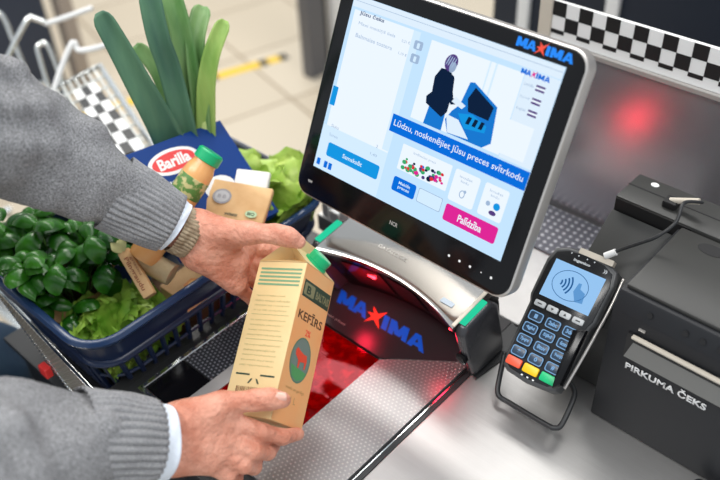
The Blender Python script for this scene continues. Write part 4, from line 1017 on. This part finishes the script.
# low trolley of pale wires with a checkered border
tr = thing('wire_trolley', 'low pale wire trolley with checkered border behind the raised sleeve', 'trolley', (-1.75, 0.85, -0.85))
bm = bmesh.new()
rs = random.Random(2)
tl, trr, brr, bl_ = at(50, 92, 1.85), at(100, 66, 1.85), at(165, 165, 1.62), at(100, 190, 1.62)
for i in range(9):
    t = i/8; tube(bm, [tl.lerp(trr, t), bl_.lerp(brr, t)], 0.0026, 6); 
for i in range(11):
    t = i/10; tube(bm, [tl.lerp(bl_, t), trr.lerp(brr, t)], 0.0026, 6)
obj('wire_grid', bm, M('wire_pale', (0.62, 0.64, 0.62), 0.4, 0.3), tr, world=True)
bm = bmesh.new(); tube(bm, [tl, trr, brr, bl_], 0.007, 8, closed=True); obj('wire_frame', bm, CHROME, tr, world=True)
bm = bmesh.new(); off = Vector((-0.1, 0.0, -0.30))
p0, p1, p2_, p3_ = at(74, 94, 1.78), at(96, 84, 1.78), at(146, 150, 1.58), at(116, 160, 1.58)
nn = (p1-p0).cross(p3_-p0).normalized()
for i in range(7):
    for j in range(3):
        if True:
            a, b, c, d = [p0.lerp(p1, u).lerp(p3_.lerp(p2_, u), v) for u, v in ((j/3, i/7), ((j+1)/3, i/7), ((j+1)/3, (i+1)/7), (j/3, (i+1)/7))]
            f = bm.faces.new([bm.verts.new(x) for x in (a, b, c, d)]); f.material_index = (i+j) % 2
g_ = bmesh.ops.extrude_face_region(bm, geom=list(bm.faces))
for v in [q for q in g_['geom'] if isinstance(q, bmesh.types.BMVert)]: v.co -= nn*0.006
bmesh.ops.recalc_face_normals(bm, faces=list(bm.faces))
obj('border', bm, [WHITE, MBLACK], tr, world=True)
bm = bmesh.new(); box(bm, (-2.35, 0.55, -0.85), (-1.75, 1.05, -0.83), 0.01)
for x, y in ((-2.3, 0.6), (-1.8, 0.6), (-2.3, 1.0), (-1.8, 1.0)): tube(bm, [(x, y, -0.84), (x, y, -0.35)], 0.012, 8)
obj('chassis', bm, CHROME, tr, world=True)

# ================================================================== THE SHOPPER
man = thing('person', 'person in grey ribbed sweater and white shirt holding the beige carton over the scanner', 'person', (-1.16, 0.06, -0.85))
def A(u, v, d): return np.array(at(u, v, d))
CH = np.array([-1.10, 0.02, 0.0])                     # the pelvis sits below this point
Lsh, Rsh = np.array([-1.20, 0.20, 0.43]), np.array([-1.00, -0.13, 0.43])
Lel, Rel = A(-105, 70, 0.97), A(-120, 490, 0.86)
Lw, Rw = A(196, 240, 1.075), A(168, 441, 0.975)
# --- left hand: gripping the top of the carton from behind, thumb over the gable
HL = [(Lel, A(100, 182, 1.05), 0.040, 0.031), (A(100, 182, 1.05), Lw, 0.031, 0.0235, 0.012), (A(190, 226, 1.07), A(198, 252, 1.08), 0.021, 0.021, 0.012)]
def chain(H, pts, rad, k=0.0035):
    for i in range(len(pts)-1): H.append((pts[i], pts[i+1], rad[i], rad[i+1], k))
mL = dict(i=A(246, 246, 1.115), m=A(240, 259, 1.115), r=A(238, 272, 1.105), p=A(236, 285, 1.095))
for key, wx in (('i', A(205, 232, 1.08)), ('m', A(203, 240, 1.08)), ('r', A(202, 247, 1.08)), ('p', A(202, 254, 1.08))):
    HL.append((wx, mL[key], 0.019, 0.0135, 0.016))
chain(HL, [mL['i'], A(284, 254, 1.150), A(306, 268, 1.150), A(320, 280, 1.135)], [0.0110, 0.0095, 0.0088, 0.0075])
chain(HL, [mL['m'], A(274, 270, 1.148), A(300, 284, 1.155), A(318, 294, 1.140)], [0.0112, 0.0098, 0.0090, 0.0078])
chain(HL, [mL['r'], A(264, 286, 1.138), A(290, 300, 1.152), A(309, 308, 1.140)], [0.0108, 0.0094, 0.0086, 0.0074])
chain(HL, [mL['p'], A(254, 301, 1.120), A(276, 314, 1.140), A(293, 320, 1.135)], [0.0100, 0.0086, 0.0078, 0.0068])
HL.append((A(202, 226, 1.065), A(236, 236, 1.055), 0.0185, 0.0165, 0.014))      # thenar
HL.append((A(215, 240, 1.07), A(238, 262, 1.085), 0.018, 0.014, 0.016))
chain(HL, [A(208, 230, 1.058), A(248, 233, 1.038), A(276, 234, 1.030), A(288, 237, 1.030), A(299, 242, 1.034)], [0.0165, 0.0135, 0.0112, 0.0112, 0.0088], 0.008)
# --- right hand: thumb on the near face, index along the lower edge, the rest curled under
HR = [(Rel, A(90, 447, 0.935), 0.043, 0.034), (A(90, 447, 0.935), Rw, 0.034, 0.0255, 0.012), (A(172, 424, 0.975), A(170, 456, 0.98), 0.021, 0.020, 0.012)]
mR = dict(i=A(228, 420, 0.985), m=A(222, 436, 0.985), r=A(216, 451, 0.985), p=A(208, 463, 0.988))
for key, wx in (('i', A(180, 428, 0.975)), ('m', A(178, 437, 0.975)), ('r', A(176, 446, 0.977)), ('p', A(175, 455, 0.98))):
    HR.append((wx, mR[key], 0.020, 0.0138, 0.016))
chain(HR, [mR['i'], A(262, 432, 0.990), A(282, 437, 1.005), A(298, 434, 1.030)], [0.0120, 0.0102, 0.0096, 0.0080])
chain(HR, [mR['m'], A(254, 451, 0.992), A(268, 452, 1.015), A(274, 446, 1.045)], [0.0120, 0.0104, 0.0096, 0.0080])
chain(HR, [mR['r'], A(244, 465, 0.996), A(254, 467, 1.020), A(257, 460, 1.050)], [0.0116, 0.0100, 0.0092, 0.0078])
chain(HR, [mR['p'], A(228, 476, 1.000), A(236, 478, 1.022), A(239, 472, 1.048)], [0.0106, 0.0088, 0.0082, 0.0070])
HR.append((A(184, 420, 0.972), A(214, 410, 0.972), 0.0190, 0.0165, 0.014))
chain(HR, [A(190, 415, 0.970), A(222, 404, 0.972), A(256, 400, 0.974), A(270, 399, 0.972), A(283, 400, 0.971)], [0.0170, 0.0135, 0.0112, 0.0114, 0.0092], 0.008)

def joined(parts, h):
    me = bpy.data.meshes.new('j'); vs = []; qs = []; off = 0
    for V, Q in parts: vs.append(V); qs.append(Q+off); off += len(V)
    me.from_pydata(np.concatenate(vs).tolist(), [], np.concatenate(qs).tolist()); me.update()
    o = bpy.data.objects.new('j', me); COL.objects.link(o)
    r = o.modifiers.new('r', 'REMESH'); r.mode = 'VOXEL'; r.voxel_size = h
    s = o.modifiers.new('s', 'SMOOTH'); s.iterations = 3; s.factor = 0.5
    dg = bpy.context.evaluated_depsgraph_get(); dg.update()
    m2 = bpy.data.meshes.new_from_object(o.evaluated_get(dg)); bpy.data.objects.remove(o)
    return m2
TORSO = [(CH+[0, 0, -0.10], CH+[0.02, 0.02, 0.30], 0.105, 0.12), (CH+[-0.05, 0.07, 0.30], CH+[0.07, -0.08, 0.30], 0.09, 0.09),
         (Lsh, Rsh, 0.050, 0.050), (CH+[0.02, 0.02, 0.38], CH+[0.07, 0.06, 0.55], 0.058, 0.052),
         (Lsh, Lel, 0.048, 0.040), (Rsh, Rel, 0.048, 0.040),
         (CH+[0.085, 0.065, 0.60], CH+[0.075, 0.06, 0.68], 0.066, 0.080), (CH+[0.12, 0.09, 0.585], CH+[0.10, 0.075, 0.60], 0.035, 0.05),
         (CH+[-0.06, 0.08, -0.12], CH+[-0.04, 0.12, -0.48], 0.075, 0.055), (CH+[0.05, -0.08, -0.12], CH+[0.10, -0.05, -0.48], 0.075, 0.055),
         (CH+[-0.04, 0.12, -0.48], CH+[-0.02, 0.08, -0.79], 0.05, 0.035), (CH+[0.10, -0.05, -0.48], CH+[0.07, -0.07, -0.79], 0.05, 0.035),
         (CH+[0.165, 0.125, 0.632], CH+[0.172, 0.130, 0.612], 0.010, 0.015, 0.02)]
for s in (-1, 1):
    e = np.array([-0.57, 0.82, 0])*s*0.082+CH+np.array([0.08, 0.06, 0.635]); TORSO.append((e, e+[0, 0, 0.03], 0.012, 0.014, 0.01))
parts = [sdf_mesh(HL, 0.0019, 0.006), sdf_mesh(HR, 0.0019, 0.006), sdf_mesh(TORSO, 0.010, 0.03)]
me = joined(parts, 0.0024)
me.transform(ROOTM[man.name].inverted()); me.materials.clear(); me.materials.append(SKIN)
for p in me.polygons: p.use_smooth = True
me.name = 'body'; o = bpy.data.objects.new('body', me); COL.objects.link(o); o.parent = man
# face details and hair
FD = np.array([0.80, 0.60, 0])
def hv(f, s, z): return Vector(CH+np.array([0.08, 0.06, 0])+FD*f+np.array([-0.6, 0.8, 0])*s+np.array([0, 0, z]))
for s in (-1, 1):
    bm = bmesh.new(); bmesh.ops.create_uvsphere(bm, u_segments=16, v_segments=10, radius=0.010, matrix=T(hv(0.0620, 0.028*s, 0.655))); ey = obj('eye', bm, [WHITE], man, world=True, smooth=True)
    bm = bmesh.new(); bmesh.ops.create_uvsphere(bm, u_segments=14, v_segments=8, radius=0.0058, matrix=T(hv(0.0672, 0.0275*s, 0.6535))); obj('iris', bm, M('iris_brown', (0.05, 0.025, 0.015), 0.2), ey, world=True, smooth=True)
    bm = bmesh.new(); tube(bm, smoothpath([hv(0.066, 0.014*s, 0.672), hv(0.071, 0.028*s, 0.676), hv(0.060, 0.045*s, 0.671)], 4), 0.0032, 8); obj('eyebrow', bm, M('brow', (0.06, 0.035, 0.02), 0.7), man, world=True, smooth=True)
bm = bmesh.new(); tube(bm, [hv(0.083, -0.020, 0.606), hv(0.092, 0, 0.605), hv(0.083, 0.020, 0.606)], 0.0045, 8); obj('mouth', bm, M('lips', (0.5, 0.16, 0.13), 0.4), man, world=True, smooth=True)
V, Q = sdf_mesh([(np.array(hv(-0.02, 0, 0.70)), np.array(hv(-0.005, 0, 0.705)), 0.084, 0.082), (np.array(hv(-0.045, 0, 0.64)), np.array(hv(-0.03, 0, 0.68)), 0.062, 0.078)], 0.006, 0.02)
mesh_from('hair', V, Q, M('hair_brown', (0.06, 0.035, 0.02), 0.6, bump=(200, 0.8)), man)

# --- sweater: torso and two sleeves with soft folds
Lc0, Lc1 = A(120, 196, 1.052), A(171, 223, 1.062)        # ribbed cuff of the raised arm
Rc0, Rc1 = A(84, 441, 0.925), A(148, 443, 0.955)
def folds(X, Y, Z):
    return 0.0055*np.sin(34*X+9*np.sin(15*Z+8*Y))*np.sin(21*Y-17*Z+3*np.sin(22*X))+0.0032*np.sin(60*Z+40*X+6*np.sin(30*Y))
SW = [(CH+[0, 0, -0.06], CH+[0.02, 0.02, 0.30], 0.135, 0.145), (CH+[-0.05, 0.07, 0.30], CH+[0.07, -0.08, 0.30], 0.115, 0.115), (Lsh, Rsh, 0.07, 0.07), (CH+[0.02, 0.02, 0.40], CH+[0.04, 0.04, 0.48], 0.07, 0.062),
      (Lsh, Lel, 0.070, 0.066), (Rsh, Rel, 0.074, 0.070),
      (Lel, A(0, 128, 1.01), 0.068, 0.066), (A(0, 128, 1.01), A(70, 166, 1.035), 0.066, 0.055), (A(70, 166, 1.035), A(112, 191, 1.05), 0.055, 0.0440),
      (Rel, A(-10, 464, 0.89), 0.076, 0.070), (A(-10, 464, 0.89), A(45, 450, 0.91), 0.070, 0.056), (A(45, 450, 0.91), A(80, 443, 0.924), 0.056, 0.0485)]
V, Q = sdf_mesh(SW, 0.0058, 0.02, folds)
mesh_from('sweater', V, Q, SWEAT, man)
def cuff(name, a, b, r0, r1, m, ribs=0, amp=0.0, seg=160, rows=18, thick=0.003, squash=1.0, bulge=0.0, flare=0):
    a, b = Vector(a), Vector(b); t = (b-a).normalized(); s = t.cross(Vector(_F)).normalized(); u = s.cross(t)
    bm = bmesh.new(); R_ = []
    prof = [(i/rows, r0+(r1-r0)*i/rows+bulge*math.sin(PI*i/rows), 1) for i in range(rows+1)]+[(1.0+0.0, r1-thick, 0), (0.6, r1-thick, 0)]
    for f, r, rb in prof:
        c = a.lerp(b, f)
        row = []
        for k in range(seg):
            th = 2*PI*k/seg; w = amp*rb*(abs(math.sin(ribs*th/2))**0.7) if ribs else 0
            w += 0.0006*math.sin(3*th+7*f)+0.0008*math.sin(5*th-9*f)
            row.append(bm.verts.new(c+(s*math.cos(th)+u*math.sin(th)*squash)*(r+w)))
        R_.append(row)
    for p, q in zip(R_, R_[1:]):
        for k in range(seg): bm.faces.new((p[k], p[(k+1) % seg], q[(k+1) % seg], q[k]))
    bmesh.ops.recalc_face_normals(bm, faces=list(bm.faces))
    return obj(name, bm, m, man, world=True, smooth=True)
CUFF = knit('grey_rib', lin(128, 128, 130), lin(172, 172, 174))
cuff('ribbed_cuff', Vector(Lc0).lerp(Vector(Lc1), -0.12), Lc1, 0.0445, 0.0350, CUFF, 38, 0.0036, 304, bulge=0.001)
cuff('ribbed_cuff', Vector(Rc0).lerp(Vector(Rc1), -0.15), Rc1, 0.0495, 0.0445, CUFF, 38, 0.0036, 304, bulge=0.002)
cuff('shirt_cuff', Vector(Lc1).lerp(A(182, 229, 1.064), -0.6), A(176, 227, 1.064), 0.0340, 0.0335, SHIRT)
cuff('shirt_cuff', Vector(Rc1).lerp(Vector(A(166, 443, 0.962)), -0.6), A(164, 443, 0.964), 0.0405, 0.0415, SHIRT)
WB = M('bracelet_tan', (0.22, 0.15, 0.09), 0.5, 0.3, vary=((0.42, 0.33, 0.22), 120))
cuff('bracelet', A(177, 228, 1.066), A(193, 236, 1.071), 0.0300, 0.0290, WB, 40, 0.0016, 320, 8, 0.002)
# jeans
V, Q = sdf_mesh([(CH+[0.0, 0.0, -0.10], CH+[0, 0, -0.05], 0.125, 0.115), (CH+[-0.03, 0.06, -0.06], CH+[-0.085, 0.23, -0.20], 0.11, 0.092), (CH+[-0.085, 0.23, -0.20], CH+[-0.05, 0.14, -0.50], 0.09, 0.075), (CH+[-0.06, 0.08, -0.12], CH+[0.02, 0.12, -0.45], 0.098, 0.078), (CH+[0.05, -0.08, -0.12], CH+[0.10, -0.05, -0.48], 0.098, 0.075),
                 (CH+[0.02, 0.12, -0.45], CH+[-0.02, 0.09, -0.78], 0.075, 0.058), (CH+[0.10, -0.05, -0.48], CH+[0.07, -0.07, -0.78], 0.075, 0.058)], 0.011, 0.02,
                lambda X, Y, Z: 0.004*np.sin(40*Z+10*np.sin(14*X+9*Y)))
mesh_from('jeans', V, Q, JEANS, man)
for x, y in ((-0.0, 0.10), (0.09, -0.06)):
    V, Q = sdf_mesh([(CH+[x-0.04, y-0.03, -0.81], CH+[x+0.13, y+0.09, -0.815], 0.038, 0.034)], 0.008, 0.01); V[:, 2] = np.maximum(V[:, 2], -0.848)
    mesh_from('shoe', V, Q, M('shoe_black', (0.02, 0.02, 0.02), 0.5), man)
# thumb nails
def nail(c, d, L, W):
    bm = bmesh.new(); c = Vector(c); n = (CAM-c).normalized(); d = Vector(d); d = (d-n*d.dot(n)).normalized(); s = d.cross(n)
    R_ = [[bm.verts.new(c+d*(L*(i/6-0.5))+s*(W*(j/4-0.5)*(1-0.35*abs(i/3-1)**3))-n*(0.0035*abs(j/2-1)**2)) for j in range(5)] for i in range(7)]
    for a, b in zip(R_, R_[1:]):
        for j in range(4): bm.faces.new((a[j], a[j+1], b[j+1], b[j]))
    g = bmesh.ops.extrude_face_region(bm, geom=list(bm.faces))
    for v in [q for q in g['geom'] if isinstance(q, bmesh.types.BMVert)]: v.co -= n*0.0012
    bmesh.ops.recalc_face_normals(bm, faces=list(bm.faces)); obj('thumb_nail', bm, NAIL, man, world=True, smooth=True)
nail(A(281, 397, 0.960), A(283, 399, 0.97)-A(270, 398, 0.97), 0.013, 0.0115)

# ================================================================== THE CARTON HE HOLDS
S0 = Vector((-0.5082, 0.3586, 0.1325))
CM = Matrix(((0.0492, -0.91, -0.4117), (0.55, -0.3194, 0.7717), (-0.8337, -0.2644, 0.4848)))
# local: x across the lettered face, y into the left face, z up the carton
kf = thing('kefir_carton', 'beige kefir carton with green cap held in both hands above the scanner', 'carton', S0, CM)
w, Lc = 0.07, 0.1911; rt = 0.030
bm = bmesh.new()
box(bm, (0, 0, 0), (w, w, Lc), 0.0012, 2)
obj('carton_body', bm, BEIGE, kf, smooth=True, auto=30)
# gable top: two slopes and folded-in gussets, ridge running along x
bm = bmesh.new()
A0, A1, B0, B1 = (0, 0, Lc), (w, 0, Lc), (0, w, Lc), (w, w, Lc)
g0, g1 = (0.003, w/2, Lc+rt), (w-0.003, w/2, Lc+rt); i0, i1 = (0.022, w/2, Lc+0.012), (w-0.022, w/2, Lc+0.012)
vv = {k: bm.verts.new(p) for k, p in dict(A0=A0, A1=A1, B0=B0, B1=B1, g0=g0, g1=g1, i0=i0, i1=i1).items()}
for f in (('A0', 'A1', 'g1', 'g0'), ('B1', 'B0', 'g0', 'g1'), ('A0', 'g0', 'i0'), ('g0', 'B0', 'i0'), ('B0', 'A0', 'i0'), ('A1', 'i1', 'g1'), ('g1', 'i1', 'B1'), ('B1', 'i1', 'A1')):
    bm.faces.new([vv[k] for k in f])
bmesh.ops.recalc_face_normals(bm, faces=list(bm.faces))
rf = obj('gable_top', bm, BEIGE, kf)
bm = bmesh.new(); box(bm, (0.002, w/2-0.0012, Lc+rt-0.002), (w-0.002, w/2+0.0012, Lc+rt+0.013), 0.0004); obj('sealed_ridge', bm, BEIGE, rf)
sl = Vector((0, w/2, rt)).normalized(); nn = Vector((0, -rt, w/2)).normalized()
bm = bmesh.new(); lathe(bm, [(0.0165, 0.0), (0.0165, 0.003), (0.0145, 0.0035), (0.0148, 0.013), (0.0135, 0.0145)], 30, T(Vector((w*0.56, 0.0, Lc))+sl*0.019, basis((1, 0, 0), sl)))
cpo = obj('screw_cap', bm, GCAP, kf, smooth=True, auto=35)
# front print (the lettered face, y = 0, seen with x to the right)
FT = T((0, -0.0004, 0), Matrix(((1, 0, 0), (0, 0, -1), (0, 1, 0))))
bm = bmesh.new(); quad(bm, 0.0008, 0.0008, w-0.0008, Lc-0.0008, 0.0, 0); bm.transform(FT)
pf = obj('front_print', bm, M('front_tan', lin(234, 162, 102), 0.5, vary=(lin(226, 172, 116), 14)), kf)
def front(nm, fn, mats, dz):
    b = bmesh.new(); fn(b); b.transform(T((0, -0.0004-dz, 0), Matrix(((1, 0, 0), (0, 0, -1), (0, 1, 0))))); obj(nm, b, mats, pf)
front('brand_band', lambda b: quad(b, 0.004, 0.151, w-0.002, 0.172, 0, 0), DGREEN, 0.0002)
def bl(b):
    poly(b, rrect(0.006, 0.154, 0.030, 0.169, 0.002, 3), 0, 0); text(b, 'BALTAIS', 0.034, 0.156, 0.032, 0.010, 0, 0, 0.03); text(b, 'B', 0.012, 0.156, 0.010, 0.010, 0.0002, 1, 0.03)
front('brand_lettering', bl, [M('print_tan', lin(128, 126, 92), 0.5), DGREEN], 0.0004)
front('product_name', lambda b: (text(b, 'KEFĪRS', 0.006, 0.124, 0.057, 0.0140, 0, 0, 0.02), text(b, '2%', 0.030, 0.108, 0.012, 0.008, 0, 1, 0.02)), [M('print_brown_dark', (0.10, 0.05, 0.02), 0.5), REDL], 0.0002)
def badge(b):
    poly(b, ell(w*0.46, 0.078, 0.0225, 0.0275, 36), 0, 0); poly(b, ell(w*0.46, 0.078, 0.0205, 0.0255, 36), 0.00015, 1)
    poly(b, [(w*0.46-0.018, 0.070), (w*0.46+0.018, 0.066), (w*0.46+0.014, 0.058), (w*0.46, 0.053), (w*0.46-0.012, 0.057)], 0.00025, 2)
    poly(b, [(w*0.46+p*0.0013, 0.080+q*0.0013) for p, q in [(-11, 6), (-8, 9), (-4, 7), (4, 5), (9, 5), (11, 0), (10, -8), (8, -8), (7, -2), (0, -3), (-1, -9), (-3, -9), (-4, -2), (-7, 0), (-10, 2)]], 0.00035, 3)
front('cow_badge', badge, [M('badge_green', (0.10, 0.20, 0.13), 0.5), M('badge_sky', (0.15, 0.21, 0.18), 0.5), M('badge_grass', (0.08, 0.30, 0.10), 0.5), M('cow_red', (0.72, 0.07, 0.03), 0.5)], 0.0002)
front('small_print', lambda b: (text(b, 'vesels un garšīgs', 0.014, 0.040, 0.042, 0.005, 0, 0), text(b, '1 L', 0.030, 0.026, 0.012, 0.008, 0, 0)), M('print_ochre', lin(178, 140, 84), 0.5), 0.0002)
# left face (x = 0): seen with -y to the right
LT_ = Matrix(((0, 0, -1), (-1, 0, 0), (0, 1, 0)))
def side(nm, fn, mats, dz):
    b = bmesh.new(); fn(b); b.transform(T((-0.0003-dz, w, 0), LT_)); obj(nm, b, mats, kf)
def stripes(b):
    for k in range(5): quad(b, 0.006, Lc-0.011-k*0.0050, w-0.004, Lc-0.0085-k*0.0050, 0, 0)
side('green_stripes', stripes, M('stripe_green', lin(120, 158, 118), 0.5), 0)
def ingr(b):
    rs = random.Random(1)
    for row in range(15):
        y = 0.145-row*0.0062
        if row in (4, 9): 
            quad(b, 0.008, y+0.002, w-0.008, y+0.0026, 0, 0); continue
        s = ''.join(rs.choice('aeiklmnrstuvzp ') for _ in range(26)); text(b, s, 0.009, y, (w-0.018)*rs.uniform(.8, 1), 0.0028, 0, 0, 0, seg=1)
side('ingredient_print', ingr, M('print_olive', lin(176, 170, 118), 0.5), 0)
def mk(b):
    quad(b, 0.007, 0.0475, 0.027, 0.0495, 0, 0); quad(b, 0.042, 0.0475, 0.062, 0.0495, 0, 0)
    poly(b, [(0.026, 0.038), (0.0285, 0.038), (0.0325, 0.044), (0.030, 0.044)], 0, 0); poly(b, [(0.043, 0.038), (0.0405, 0.038), (0.0365, 0.044), (0.039, 0.044)], 0, 0)
side('recycling_mark', mk, DGREEN, 0)
def bar(b):
    rs = random.Random(6); x = 0.012
    while x < 0.042:
        k = rs.choice((0.0005, 0.0009, 0.0013)); quad(b, x, 0.022, x+k, 0.034, 0, 0); x += k+rs.choice((0.0005, 0.0008, 0.0012))
side('barcode', bar, M('print_brown', (0.22, 0.10, 0.04), 0.5), 0)
